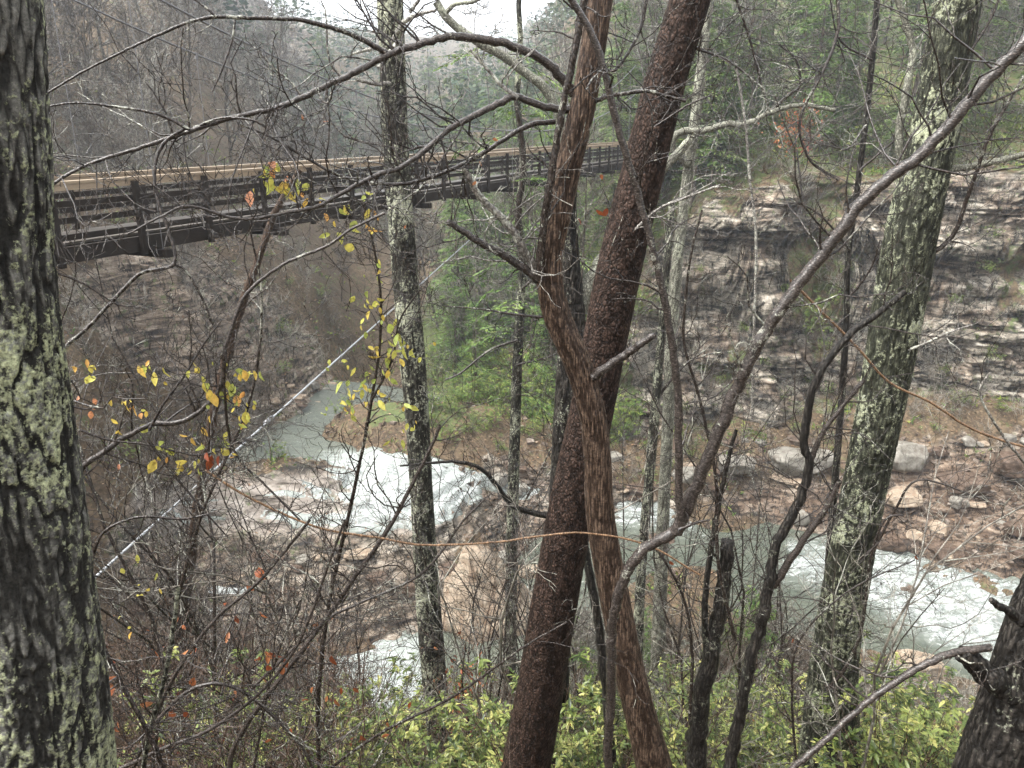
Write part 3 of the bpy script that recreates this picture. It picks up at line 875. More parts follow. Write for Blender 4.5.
rgr = np.random.default_rng(77)
blocks = []
for k, (sz, mt) in enumerate([((1.5, 1.1, .55), 'brown_rock'), ((1.1, .8, .6), 'tan_rock'), ((1.9, 1.2, .5), 'brown_rock'), ((.8, .7, .5), 'pale_rock'), ((1.3, 1.0, .8), 'pale_rock'), ((2.2, 1.0, .4), 'tan_rock')]):
    mb = MB()
    v, f = rock_mesh(sz, 60 + k, n=22, cut=8)
    mb.add(v, f)
    blocks.append(mb.build('stone_block', M[mt]))
used_b = [False] * len(blocks)
def block(px, py, label, group, s):
    u = (px - 512) / FPX
    # walk the sight line down to the ground
    Ys = np.linspace(24, 60, 400)
    q = P(np.full(400, px), np.full(400, py), Ys)
    h_, _ = height(q[:, 0], q[:, 1])
    hit = np.argmax(q[:, 2] < h_)
    c = q[hit]
    k = int(rgr.integers(0, len(blocks)))
    if used_b[k]:
        o = blocks[k].copy()
        sc.collection.objects.link(o)
    else:
        o = blocks[k]
        used_b[k] = True
    o.location = (c[0], c[1], h_[hit] + 0.08 * s)
    o.rotation_euler = (rgr.normal() * .12, rgr.normal() * .12, rgr.normal() * .5)
    o.scale = (s, s, s * rgr.uniform(.7, 1.3))
    tag(o, label, 'rock', group)
for zone, n_, s_, label, group in (
    ((780, 1030, 440, 560), 46, (.35, 1.1), 'brown or pale stone block lying on the ledges right of the thick trunk', 'blocks on the right ledges'),
    ((560, 780, 440, 505), 26, (.3, 1.0), 'fallen stone block between the cliff foot and the stream', 'blocks below the cliff'),
    ((170, 450, 545, 635), 14, (.3, .9), 'broken stone block on the dark ledges below the pale slab', 'blocks on the lower ledges'),
    ((490, 620, 455, 560), 20, (.3, .8), 'stone block on the layered rock left of the leaning pine', 'blocks on the middle ledges'),
    ((230, 350, 380, 430), 14, (.4, 1.0), 'stone block along the foot of the left slope by the green pool', 'blocks by the upper pool'),
    ((640, 1000, 640, 690), 16, (.25, .7), 'stone on the near water edge behind the laurels', 'stones on the near water edge')):
    for _ in range(n_):
        block(rgr.uniform(zone[0], zone[1]), rgr.uniform(zone[2], zone[3]), label, group, rgr.uniform(*s_))
# fallen leaves and rubble too many to count
def ground_scatter(n, pxr, Yr, pw):
    Y = Yr[0] + (Yr[1] - Yr[0]) * rgr.uniform(size=n) ** pw
    x_ = (rgr.uniform(*pxr, n) - 512) / FPX / CP * Y
    z_, m_ = height(x_, Y)
    ok_ = ~((Y > 22) & (Y < 48) & (z_ < _tw(x_, Y) + 0.12)) & (m_['cl'] < 0.3)
    return x_[ok_], Y[ok_], z_[ok_], {k_: v_[ok_] for k_, v_ in m_.items()}
x_, Y_, z_, m_ = ground_scatter(52000, (-150, 1200), (7, 62), 0.8)
ok_ = rgr.uniform(size=len(x_)) > np.maximum(m_['slab'], m_['ledge']) * 0.85
x_, Y_, z_ = x_[ok_], Y_[ok_], z_[ok_]
n_ = len(x_)
mb = MB()
L_ = (0.05 + 0.0022 * Y_) * rgr.uniform(.6, 1.5, n_)
mb.quads(np.stack([x_, Y_, z_ + 0.03], -1), rgr.normal(size=(n_, 3)) * [1, 1, .25] + [0, 0, .12], rgr.normal(size=(n_, 3)) * .45 + [0, 0, 1], L_, L_ * .6, rgr.uniform(0, 1, n_))
M['litter'] = leaf_mat('fallen_leaf', [(0.0, (0.035, 0.022, 0.015)), (0.45, (0.12, 0.07, 0.04)), (0.8, (0.23, 0.14, 0.08)), (1.0, (0.34, 0.26, 0.18))], 0.4, 0.1)
tag(mb.build('fallen_leaves', M['litter'], smooth=False), 'brown fallen leaves strewn over the gorge slopes', 'leaves', None, 'stuff')
x_, Y_, z_, m_ = ground_scatter(26000, (-100, 1200), (28, 70), 0.9)
dens = 0.25 + 0.75 * ((x_ > -6) & (Y_ > 42)) - 0.3 * m_['rock']
cl_ = vnoise(np.stack([x_ * .5, Y_ * .5, 0 * x_], -1), 44)
ok_ = rgr.uniform(size=len(x_)) < dens * sstep(-.2, .4, cl_)
x_, Y_, z_ = x_[ok_], Y_[ok_], z_[ok_]
mb = MB()
for _ in range(4):
    n_ = len(x_)
    L_ = rgr.uniform(.18, .42, n_)
    mb.quads(np.stack([x_ + rgr.normal(size=n_) * .12, Y_ + rgr.normal(size=n_) * .12, z_ + rgr.uniform(0, .25, n_)], -1), rgr.normal(size=(n_, 3)) * [1, 1, .5] + [0, 0, .6], rgr.normal(size=(n_, 3)) + [0, 0, .6], L_, L_ * .32, rgr.uniform(0, 1, n_))
tag(mb.build('ground_cover', M['bush_leaf'], smooth=False), 'low green ferns and ground cover on the gorge slopes', 'ground cover', None, 'stuff')
x_, Y_, z_, m_ = ground_scatter(9000, (100, 1150), (24, 50), 1.0)
ok_ = rgr.uniform(size=len(x_)) < 0.08 + 0.5 * np.maximum.reduce([m_['ledge'], m_['cent'], 0.02 * m_['slab']]) - 0.08 * (m_['slab'] > .3)
x_, Y_, z_ = x_[ok_], Y_[ok_], z_[ok_]
mb = MB()
for a_, b_, c_ in zip(x_, Y_, z_):
    sx, sy, sz = rgr.uniform(.05, .22), rgr.uniform(.05, .18), rgr.uniform(.03, .1)
    an = rgr.uniform(0, 3.14)
    X_ = np.array([math.cos(an), math.sin(an), rgr.normal() * .2]) * sx
    Y2 = np.array([-math.sin(an), math.cos(an), rgr.normal() * .2]) * sy
    mb.box((a_, b_, c_ + sz * .4), X_, Y2, np.array([rgr.normal() * .3, rgr.normal() * .3, 1]) * sz)
M['rubble'] = boulder_mat('rubble_stone', (0.035, 0.026, 0.02), (0.13, 0.10, 0.078), (0.33, 0.29, 0.25), (0.08, 0.05, 0.03))
tag(mb.build('rubble', M['rubble'], smooth=False), 'small broken stones strewn over the ledges', 'rubble', None, 'stuff')

# ------------------------------------------------------------------ footbridge
BD = np.array([0.388, 0.9216, 0.0])
BN = np.array([-0.9216, 0.388, 0.0])
UP = np.array([0, 0, 1.0])
B0 = np.array([-7.5, 13.0, 0.0])
def bp(s, off=0.0, z=0.0):
    return B0 + BD * s + BN * off + UP * z
S0, S1, SW = -9.0, 43.5, 1.55
bridge = thing('footbridge', 'long wooden suspension footbridge with tan handrails crossing the gorge', 'bridge', bp(S0, 0, -2.0))
def beam(mb, s0, s1, off, z0, z1, hw, tint=0.5):
    mb.box((bp(s0, off, (z0 + z1) / 2) + bp(s1, off, (z0 + z1) / 2)) / 2, BD * (s1 - s0) / 2, BN * hw, UP * (z1 - z0) / 2, tint)
for off in (0.0, SW):
    mb = MB()
    s = S0
    while s < S1:
        e = min(s + 5.0, S1)
        beam(mb, s, e - 0.006, off, -0.885, -0.84, 0.085, rng.uniform(.3, .7))
        beam(mb, s + 2.1, e - 0.006 if e < S1 else e, off - 0.045, -0.985, -0.889, 0.02, rng.uniform(.3, .7))
        beam(mb, s, s + 2.094, off - 0.045, -0.985, -0.889, 0.02, rng.uniform(.3, .7))
        s = e
    mb.build('handrail', M['tan_wood'], bridge, smooth=False)
    for zz in (-1.20, -1.47, -1.745) if off == 0 else (-1.20, -1.47):
        mb = MB()
        s = S0
        while s < S1:
            e = min(s + 3.4, S1)
            beam(mb, s, e - 0.008, off - 0.045, zz - 0.05, zz + 0.05, 0.018, rng.uniform(.2, .8))
            s = e
        mb.build('side_board', M['dark_wood'], bridge, smooth=False)
    mb = MB()
    beam(mb, S0, S1, off, -2.17, -1.90, 0.05)
    mb.build('stringer', M['dark_wood'], bridge, smooth=False)
    mb = MB()
    for k in np.arange(S0, S1, 0.2):
        mb.tube([bp(k, off + 0.02, -1.72), bp(k + 0.42, off + 0.02, -0.99)], 0.0015, 3)
        mb.tube([bp(k + 0.42, off + 0.02, -1.72), bp(k, off + 0.02, -0.99)], 0.0015, 3)
    mb.build('wire_mesh', M['wire'], bridge)
    for k in range(31):
        s = -8.6 + 1.7 * k
        mb = MB()
        mb.box(bp(s, off + (-0.115 if off == 0 else 0.02), -1.56), BD * 0.048, BN * 0.045, UP * 0.655)
        mb.build('post', M['dark_wood'], bridge, smooth=False)
mb = MB()
for k in np.arange(S0, S1, 0.15):
    mb.box(bp(k + 0.07, SW / 2, -1.865), BD * 0.068, BN * (SW / 2 - 0.09), UP * 0.022, rng.uniform(.2, .8))
mb.build('deck', M['deck_wood'], bridge, smooth=False)
for k in range(16):
    mb = MB()
    mb.box(bp(-8.2 + 3.4 * k, SW / 2, -2.25), BD * 0.09, BN * (SW / 2 + 0.32), UP * 0.075)
    mb.build('cross_beam', M['dark_wood'], bridge, smooth=False)
def cable_z(s):
    Y = 13 + 0.9216 * s
    return -0.15 + 0.00855 * (Y - 32) ** 2
for off in (-0.15, SW + 0.15):
    ss = np.linspace(-6, 44, 60)
    mb = MB()
    mb.tube([bp(s, off, cable_z(s)) for s in ss], 0.021, 8)
    mb.build('main_cable', M['dark_cable'], bridge)
    for k in range(15):
        s = -4.8 + 3.4 * k
        if cable_z(s) > -0.6 and s < 43:
            mb = MB()
            mb.tube([bp(s, off, cable_z(s)), bp(s, off, -2.25)], 0.008, 6)
            mb.tube([bp(s, off, cable_z(s) - 0.09), bp(s, off, cable_z(s) + 0.04)], 0.035, 6)
            mb.build('hanger', M['dark_cable'], bridge)
mb = MB()
a, b = P(70, 600, 8.3), P(474, 236, 28.5)
pts = [a + (b - a) * t for t in np.linspace(0, 1, 30)]
mb.tube(pts, 0.019, 8)
wc_ = mb.build('guy_cable', M['cable'], bridge)
mb = MB()
c = P(309, 353, 13.0)
t_ = np.clip(np.dot(c - a, b - a) / np.dot(b - a, b - a), 0, 1)
c = a + (b - a) * t_
mb.tube([c - (b - a) * 0.006, c + (b - a) * 0.006], 0.055, 8, cap=True)
mb.build('coupling', M['dark_cable'], wc_)
# landing at the far end
land = thing('stair_landing', 'dark wooden landing with railing where the footbridge meets the far cliff', 'landing', bp(S1 + 0.3, 0, -2.0))
e0 = bp(S1 + 0.25, 0, 0)
ex = np.array([1.0, 0.12, 0])
ey = np.array([-0.12, 1.0, 0])
mb = MB()
mb.box(e0 + ex * 1.6 + ey * 0.5 + UP * -1.95, ex * 2.6, ey * 1.2, UP * 0.08)
mb.build('platform', M['deck_wood'], land, smooth=False)
for k in range(5):
    mb = MB()
    mb.box(e0 + ex * (-0.9 + k * 1.25) + ey * -0.62 + UP * -2.6, ex * 0.07, ey * 0.07, UP * 1.72)
    mb.build('post', M['dark_wood'], land, smooth=False)
mb = MB()
mb.box(e0 + ex * 1.6 + ey * -0.62 + UP * -0.84, ex * 2.62, ey * 0.09, UP * 0.025)
mb.build('handrail', M['tan_wood'], land, smooth=False)
mb = MB()
for k in range(28):
    mb.box(e0 + ex * (-0.85 + 0.182 * k) + ey * -0.70 + UP * -1.40, ex * 0.06, ey * 0.012, UP * 0.5, rng.uniform(.2, .8))
mb.build('picket_panel', M['dark_wood'], land, smooth=False)

# ------------------------------------------------------------------ growing things
def catmull(pts, n):
    pts = np.asarray(pts, float)
    if len(pts) < 3:
        t = np.linspace(0, 1, n)[:, None]
        return pts[0] * (1 - t) + pts[-1] * t
    q = np.vstack([2 * pts[0] - pts[1], pts, 2 * pts[-1] - pts[-2]])
    seg = np.linalg.norm(np.diff(pts[:, :3], axis=0), axis=1) + 1e-6
    cum = np.concatenate([[0], np.cumsum(seg)])
    t = np.linspace(0, cum[-1], n)
    k = np.clip(np.searchsorted(cum, t, side='right') - 1, 0, len(seg) - 1)
    f = ((t - cum[k]) / seg[k])[:, None]
    p0, p1, p2, p3 = q[k], q[k + 1], q[k + 2], q[k + 3]
    return 0.5 * (2 * p1 + (p2 - p0) * f + (2 * p0 - 5 * p1 + 4 * p2 - p3) * f ** 2 + (3 * p1 - p0 - 3 * p2 + p3) * f ** 3)

def curve(pts, Y0, Y1=None, n=None):
    """picture polyline (px, py, width px) carried out to depth Y0..Y1: points and radii in metres"""
    Y1 = Y0 if Y1 is None else Y1
    a = np.array([(q[0], q[1], q[2]) for q in pts], float)
    c = catmull(a, n or max(8, 4 * len(pts)))
    Ys = np.linspace(Y0, Y1, len(c))
    p = P(c[:, 0], c[:, 1], Ys)
    dep = p[:, 1] * CP - p[:, 2] * SP
    return p, np.maximum(c[:, 2], 0.5) * dep / FPX / 2

def rough_tube(mb, p, r, sides=10, amp=0.08, fr=14, seed=1, cap=False, tint=0.5):
    """tube with knobbly, uneven girth"""
    n0 = mb.n
    mb.tube(p, r, sides, cap, tint)
    v = mb.v[-1]
    m = len(p) * sides
    c = np.repeat(np.asarray(p), sides, 0)
    rr = np.repeat(np.asarray(r), sides)
    nz = fbm(np.stack([v[:m, 0] * fr, v[:m, 1] * fr, v[:m, 2] * fr * 0.4], -1), 3, seed)
    v[:m] = c + (v[:m] - c) * (1 + amp * nz * 2)[:, None]

def furrowed_trunk(mb, p, r, sides, rings, depth, fr=(26, 5), seed=3, flare=0.0):
    """trunk surface with real furrows: ridged noise stretched along the stem"""
    p = catmull(p, rings)
    r = np.interp(np.linspace(0, 1, rings), np.linspace(0, 1, len(r)), r)
    mb.tube(p, r, sides)
    v = mb.v[-1]
    c = np.repeat(p, sides, 0)
    d = v - c
    d /= np.linalg.norm(d, axis=1, keepdims=True)
    L = np.concatenate([[0], np.cumsum(np.linalg.norm(np.diff(p, axis=0), axis=1))])
    ll = np.repeat(L, sides)
    rr = np.repeat(r, sides)
    q = np.stack([d[:, 0] * rr * fr[0], d[:, 1] * rr * fr[0], ll * fr[1]], -1)
    q = q + 0.8 * np.stack([vnoise(q * 0.5, seed + 9), vnoise(q * 0.5 + 31, seed + 8), vnoise(q * 0.4 + 57, seed + 7)], -1) + 0.3 * np.stack([vnoise(q * 1.7, seed + 19), vnoise(q * 1.7 + 31, seed + 18), vnoise(q * 1.4 + 57, seed + 17)], -1)
    rid = 1 - np.abs(vnoise(q, seed)) * 1.6 
    rid2 = 1 - np.abs(vnoise(q * 2.1 + 7, seed + 1)) * 1.6
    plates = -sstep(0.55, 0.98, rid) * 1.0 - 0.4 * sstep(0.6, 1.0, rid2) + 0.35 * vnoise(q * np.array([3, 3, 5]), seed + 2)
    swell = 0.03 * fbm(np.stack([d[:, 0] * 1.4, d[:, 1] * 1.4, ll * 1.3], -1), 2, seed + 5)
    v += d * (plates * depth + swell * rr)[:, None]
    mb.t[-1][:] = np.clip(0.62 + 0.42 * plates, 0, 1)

def unit(v):
    return v / (np.linalg.norm(v) + 1e-9)

def grow(mb, start, d, L, r, lvl, rg, kids=(0,), ratio=0.45, wander=0.35, tropism=0.1, spread=(35, 70), rmin=0.0015, flat=None, tips=None, sides=4, seg=6, rtip=0.4):
    """one wandering shoot and its side shoots"""
    n = seg if lvl > 0 else max(4, seg - 1)
    pts = [np.asarray(start, float)]
    d = unit(np.asarray(d, float))
    dirs = [d]
    for _ in range(n - 1):
        jit = rg.normal(size=3) * wander
        if flat is not None:
            jit = jit - flat * np.dot(jit, flat) * 0.7
        d = unit(d + jit + np.array([0, 0, tropism]))
        pts.append(pts[-1] + d * L / (n - 1))
        dirs.append(d)
    pts = np.array(pts)
    rad = np.maximum(r * np.linspace(1, rtip, n), rmin)
    mb.tube(pts, rad, sides if lvl > 0 else 3)
    if tips is not None and lvl == 0:
        tips.append((pts[-1], dirs[-1]))
    if lvl > 0:
        for _ in range(kids[lvl - 1]):
            t = rg.uniform(0.2, 1.0)
            k = min(int(t * (n - 1)), n - 2)
            f = t * (n - 1) - k
            s = pts[k] * (1 - f) + pts[k + 1] * f
            side = unit(np.cross(dirs[k], rg.normal(size=3)))
            if flat is not None:
                side = unit(side - flat * np.dot(side, flat) * 0.75)
            an = R(rg.uniform(*spread))
            grow(mb, s, dirs[k] * math.cos(an) + side * math.sin(an), L * ratio * rg.uniform(0.6, 1.3) * (1.1 - 0.5 * t), max(rad[k] * 0.6, rmin), lvl - 1, rg, kids, ratio, wander, tropism, spread, rmin, flat, tips, sides, seg, rtip)
    return pts

def twiglets(mb, p, r, n, L, rg, kids=(3,), lvl=1, wander=0.3, trop=0.06, t0=0.1, rmin=0.0014, tips=None):
    """fine shoots along an existing limb"""
    flat = np.array([0, 1.0, 0])
    for _ in range(n):
        t = rg.uniform(t0, 1)
        k = min(int(t * (len(p) - 1)), len(p) - 2)
        tg = unit(p[k + 1] - p[k])
        side = unit(np.cross(tg, rg.normal(size=3)))
        side = unit(side - flat * np.dot(side, flat) * 0.6)
        an = R(rg.uniform(35, 80))
        grow(mb, p[k], tg * math.cos(an) + side * math.sin(an), L * rg.uniform(0.4, 1.4), min(max(r[k] * 0.45, 0.002), 0.005), lvl, rg, kids, 0.5, wander, trop, (30, 65), rmin, flat, tips, 4, 7)

# ------------------------------------------------------------------ foreground trees, traced one by one
def trunk_tree(name, label, cat, mat, pts, Y0, Y1=None, sides=48, rings=220, depth=0.012, fr=(26, 5), seed=3, group=None, taper=None):
    p, r = curve(pts, Y0, Y1)
    base = p[-1] if p[-1][2] < p[0][2] else p[0]
    root = thing(name, label, cat, base, group)
    mb = MB()
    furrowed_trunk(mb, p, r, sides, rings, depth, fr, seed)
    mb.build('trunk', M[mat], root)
    return root

def branch(root, mat, pts, Y0, Y1=None, name='branch', tw=0, twL=0.35, twmat=None, seed=1, kids=(3,), lvl=1, sides=8, amp=0.06, label=None, cap=False, t0=0.1):
    p, r = curve(pts, Y0, Y1, n=max(14, 6 * len(pts)))
    rg = np.random.default_rng(seed * 31 + int(abs(pts[0][0]) * 7 + abs(pts[0][1])))
    p = p + rg.normal(size=p.shape) * r[:, None] * 0.12
    mb = MB()
    rough_tube(mb, p, r, sides, amp, 22, seed, cap)
    o = mb.build(name, M[mat], root)
    if label: o['label'] = label
    if tw:
        m2 = MB()
        twiglets(m2, p, r, int(tw * 1.7), twL * 1.3, rg, (3, 3), 2, t0=t0)
        m2.build('twigs', M[twmat or mat], o)
    return o, p, r

def tr(*q, w0=None, w1=None):
    """picture points with widths run from w0 to w1"""
    w = np.linspace(w0, w1, len(q))
    return [(a, b, c) for (a, b), c in zip(q, w)]

# 1 the near lichened trunk at the left edge
t1 = trunk_tree('hardwood_tree', 'nearest thick trunk with deep furrows and pale green lichen at the left edge', 'tree', 'oak_bark',
                [(-44, -60, 140), (-34, 0, 136), (-28, 85, 132), (-20, 170, 130), (-16, 250, 128), (-6, 340, 132), (4, 420, 134), (14, 500, 138), (24, 600, 142), (34, 700, 146), (40, 800, 150), (46, 1000, 160)],
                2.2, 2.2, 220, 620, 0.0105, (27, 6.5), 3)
# 2 spotted trunk left of the middle
t2 = trunk_tree('hardwood_tree', 'slender straight trunk spotted with grey lichen, in front of the bridge', 'tree', 'spotted_bark',
                [(386, -60, 27), (390, 0, 27), (395, 130, 26), (403, 250, 27), (416, 400, 24), (422, 500, 25), (428, 600, 26), (436, 700, 24), (441, 770, 26), (444, 830, 28)], 8.5, 8.5, 56, 420, 0.008, (34, 7), 13)
for pts in ([(392, 42, 5), (404, 22, 5), (420, 14, 4), (436, 10, 3)], [(388, 52, 5), (376, 48, 4), (352, 54, 2)], [(392, 83, 5), (378, 84, 4), (356, 80, 3)], [(398, 40, 4), (386, 58, 4), (378, 68, 3)], [(410, 12, 4), (424, -6, 3), (440, -20, 2)]):
    branch(t2, 'pale_twig', pts, 8.4, 8.2, 'dead_branch', tw=3, twL=0.2, seed=5)
# 3 the ridged brown leaning trunk in the middle
T3 = [(606, -60, 26), (600, 0, 26), (586, 90, 27), (572, 150, 27), (560, 205, 28), (549, 262, 29), (556, 312, 28), (577, 362, 28), (592, 412, 29), (597, 452, 30), (601, 520, 31), (615, 600, 31), (632, 682, 33), (653, 762, 38), (668, 820, 40)]
t3 = trunk_tree('hardwood_tree', 'crooked brown trunk with vertical ridges, kinked at mid height, in the middle', 'tree', 'ridged_bark', T3, 4.0, 4.0, 64, 420, 0.0035, (90, 9), 23)
SPAN = dict(twmat='twig', kids=(3,), lvl=1)
b, *_ = branch(t3, 'smooth_bark', tr((574, 94), (560, 76), (545, 62), (510, 45), (470, 38), (446, 37), (418, 45), (392, 53), (360, 70), (330, 84), (296, 100), (268, 110), (235, 117), (193, 130), (149, 145), (100, 160), (72, 172), (44, 190), w0=10, w1=3), 4.0, 3.3, tw=26, twL=0.32, seed=2, t0=0.25, **SPAN)
branch(b, 'twig', tr((388, 54), (368, 43), (340, 30), (300, 20), (255, 18), (217, 17), (190, 22), (160, 34), (118, 54), (81, 73), (36, 100), w0=5.5, w1=2), 3.75, 3.2, 'side_branch', tw=0, seed=3)
branch(b, 'twig', tr((217, 17), (205, 7), (190, -4), w0=3, w1=2), 3.4, 3.4, 'side_branch')
branch(b, 'twig', tr((190, 130), (160, 115), (118, 107), (75, 103), (39, 108), w0=3.5, w1=1.8), 3.45, 3.3, 'side_branch', tw=0)
branch(b, 'twig', tr((194, 128), (222, 118), (252, 120), (268, 128), w0=3, w1=2), 3.5, 3.5, 'side_branch')
branch(b, 'twig', tr((186, 128), (166, 141), (156, 160), (155, 185), (160, 208), (169, 232), (174, 264), (140, 274), (110, 304), (85, 330), (60, 351), w0=3.5, w1=4), 3.45, 3.1, 'side_branch', tw=0, seed=4)
branch(b, 'twig', tr((174, 264), (187, 272), (203, 300), (213, 325), w0=3, w1=2), 3.3, 3.3, 'side_branch')
branch(b, 'twig', tr((235, 20), (232, 40), (222, 70), (212, 92), w0=2.5, w1=1.5), 3.45, 3.4, 'side_branch')
b, *_ = branch(t3, 'smooth_bark', tr((570, 110), (545, 107), (515, 97), (500, 103), (475, 115), (450, 129), (423, 152), (399, 168), (379, 174), (342, 193), (321, 205), (291, 212), (240, 219), (190, 206), (162, 216), (128, 234), w0=8, w1=2), 4.0, 3.2, tw=28, twL=0.28, seed=6, t0=0.2, **SPAN)
branch(b, 'pale_twig', tr((518, 98), (500, 84), (483, 64), (470, 50), w0=5, w1=2), 3.9, 3.9, 'side_branch', tw=4, twL=0.2)
branch(t3, 'twig', tr((555, 122), (530, 125), (500, 142), (473, 159), (443, 173), (409, 183), (379, 184), (341, 176), (308, 159), (274, 139), (240, 124), w0=5.5, w1=2), 4.02, 3.6, tw=18, twL=0.3, seed=7, t0=0.2)
branch(t3, 'pale_twig', tr((540, 278), (524, 250), (507, 224), (480, 197), (468, 176), (462, 165), w0=10, w1=5), 4.0, 3.9, tw=10, twL=0.3, twmat='pale_twig', seed=8, label='pale wet broken limb of the crooked trunk')
branch(t3, 'smooth_bark', tr((542, 282), (530, 273), (505, 256), (478, 241), (447, 221), w0=11, w1=6), 4.0, 3.9, tw=2, twL=0.2, twmat='twig', seed=9, cap=True)
branch(t3, 'smooth_bark', tr((592, 378), (605, 368), (625, 355), (642, 343), (654, 335), w0=10, w1=7), 3.95, 3.85, 'branch_stub', cap=True, seed=10)
branch(t3, 'twig', tr((540, 280), (542, 240), (551, 175), (562, 112), (576, 44), (586, -10), w0=8, w1=7), 3.9, 3.8, tw=6, twL=0.3, seed=11)
branch(t3, 'twig', tr((592, 102), (610, 96), (646, 91), (662, 95), (686, 101), w0=5, w1=3), 3.98, 3.9, tw=7, twL=0.25, seed=12)
branch(t3, 'twig', tr((556, 318), (530, 316), (505, 313), (480, 309), (445, 306), w0=3, w1=1.5), 4.0, 4.0, tw=5, twL=0.25, seed=13)
branch(t3, 'twig', tr((580, 30), (598, 60), (615, 70), (640, 30), (648, -10), w0=3, w1=3), 4.05, 4.05, tw=6, twL=0.3, seed=14)
# 4 the reddish pine
t4 = trunk_tree('pine_tree', 'leaning reddish pine trunk with scaly bark, just behind the crooked brown trunk', 'tree', 'pine_bark',
                [(706, -60, 40), (690, 0, 41), (666, 80, 43), (643, 170, 46), (621, 260, 46), (605, 340, 46), (590, 420, 48), (575, 490, 48), (555, 600, 48), (540, 690, 49), (526, 768, 50), (515, 840, 52)], 5.5, 5.6, 96, 640, 0.0042, (27, 11), 33)
branch(t4, 'pale_twig', tr((622, 240), (640, 225), (660, 208), (690, 196), (720, 185), w0=4, w1=2), 5.4, 5.3, 'dead_branch', tw=6, twL=0.3)
branch(t4, 'twig', tr((650, 130), (668, 118), (690, 104), (712, 95), w0=3, w1=1.5), 5.4, 5.3, 'dead_branch', tw=5, twL=0.3)
branch(t4, 'twig', tr((672, 40), (700, 50), (730, 62), (765, 90), w0=3.5, w1=1.5), 5.5, 5.4, 'dead_branch', tw=8, twL=0.35)
# 5 dark trunk behind them, with a pale fork
t5 = trunk_tree('hardwood_tree', 'dark blackish trunk seen between the crooked trunk and the leaning pine', 'tree', 'dark_bark',
                [(603, -60, 15), (598, 20, 16), (582, 110, 18), (568, 190, 22), (570, 270, 28), (573, 310, 30), (570, 380, 30), (566, 450, 30), (561, 540, 30), (556, 640, 31), (552, 740, 34), (550, 820, 36)], 8.0, 8.0, 52, 380, 0.012, (40, 7), 43)
branch(t5, 'pale_bark', tr((576, 308), (588, 285), (604, 262), (618, 244), (636, 215), (655, 180), (690, 140), w0=20, w1=8), 8.05, 8.3, 'limb', tw=12, twL=0.5, twmat='twig', lvl=2, kids=(3, 4), sides=12, seed=15, label='pale grey limb forking off the dark trunk')
branch(t5, 'dark_bark', tr((558, 518), (530, 512), (510, 503), (485, 472), (460, 462), (430, 463), (400, 466), w0=7, w1=2), 7.8, 7.2, tw=12, twL=0.5, twmat='twig', seed=16)
# 6 thick lichened trunk on the right
t6 = trunk_tree('hardwood_tree', 'thick leaning trunk with green lichen on the right, beside the rapids', 'tree', 'green_bark',
                [(972, -60, 44), (958, 0, 45), (937, 120, 48), (914, 220, 51), (898, 310, 47), (884, 390, 44), (862, 500, 44), (845, 590, 46), (834, 665, 52), (830, 740, 60), (828, 800, 66)], 7.2, 7.2, 80, 480, 0.013, (34, 6), 53)
branch(t6, 'pale_bark', tr((920, 190), (945, 172), (975, 166), (1000, 160), (1035, 152), w0=8, w1=6), 7.2, 7.0, 'limb', tw=10, twL=0.5, twmat='twig', seed=17)
branch(t6, 'twig', tr((928, 256), (945, 244), (957, 228), (968, 195), (978, 168), (991, 133), (1024, 76), w0=5, w1=3), 7.1, 6.8, tw=14, twL=0.45, seed=18)
branch(t6, 'pale_twig', tr((908, 350), (928, 342), (950, 332), (972, 325), w0=3.5, w1=1.5), 7.0, 6.9, tw=6, twL=0.25)
branch(t6, 'pale_bark', tr((918, 210), (905, 180), (900, 130), (912, 60), (905, 20), (888, -20), w0=10, w1=6), 7.4, 7.6, 'limb', tw=10, twL=0.5, twmat='pale_twig')
branch(t6, 'twig', tr((926, 130), (940, 105), (965, 60), (990, 20), (1002, -10), w0=4, w1=2), 7.1, 7.0, tw=8, twL=0.4)
branch(t6, 'twig', tr((858, 560), (876, 545), (895, 510), (920, 480), (985, 500), w0=3.5, w1=1.5), 7.0, 6.8, tw=10, twL=0.35)
branch(t6, 'twig', tr((828, 690), (850, 660), (863, 620), (870, 560), (885, 520), (902, 515), w0=4, w1=2), 6.9, 6.8, tw=10, twL=0.35)
# 7 dark stump leaning in at the lower right corner
t7 = trunk_tree('hardwood_tree', 'dark near trunk leaning out of the lower right corner with a broken limb', 'tree', 'dark_bark',
                [(1128, 440, 58), (1092, 510, 60), (1066, 570, 62), (1044, 620, 66), (1026, 680, 70), (1006, 740, 74), (986, 810, 78), (972, 880, 82)], 2.6, 2.6, 90, 260, 0.006, (52, 14), 63)
branch(t7, 'dark_bark', tr((1012, 690), (992, 678), (976, 664), (960, 652), w0=30, w1=15), 2.55, 2.5, 'broken_limb', sides=14, amp=0.2, cap=True, seed=19)
branch(t7, 'dark_bark', tr((1022, 622), (1010, 612), (998, 605), (991, 600), w0=12, w1=6), 2.5, 2.45, 'branch_stub', cap=True, amp=0.2)
branch(t7, 'smooth_bark', tr((990, 648), (970, 650), (945, 656), (915, 670), (870, 700), (825, 740), (785, 775), w0=8, w1=6), 2.5, 2.4, tw=4, twL=0.25, twmat='twig', seed=20)
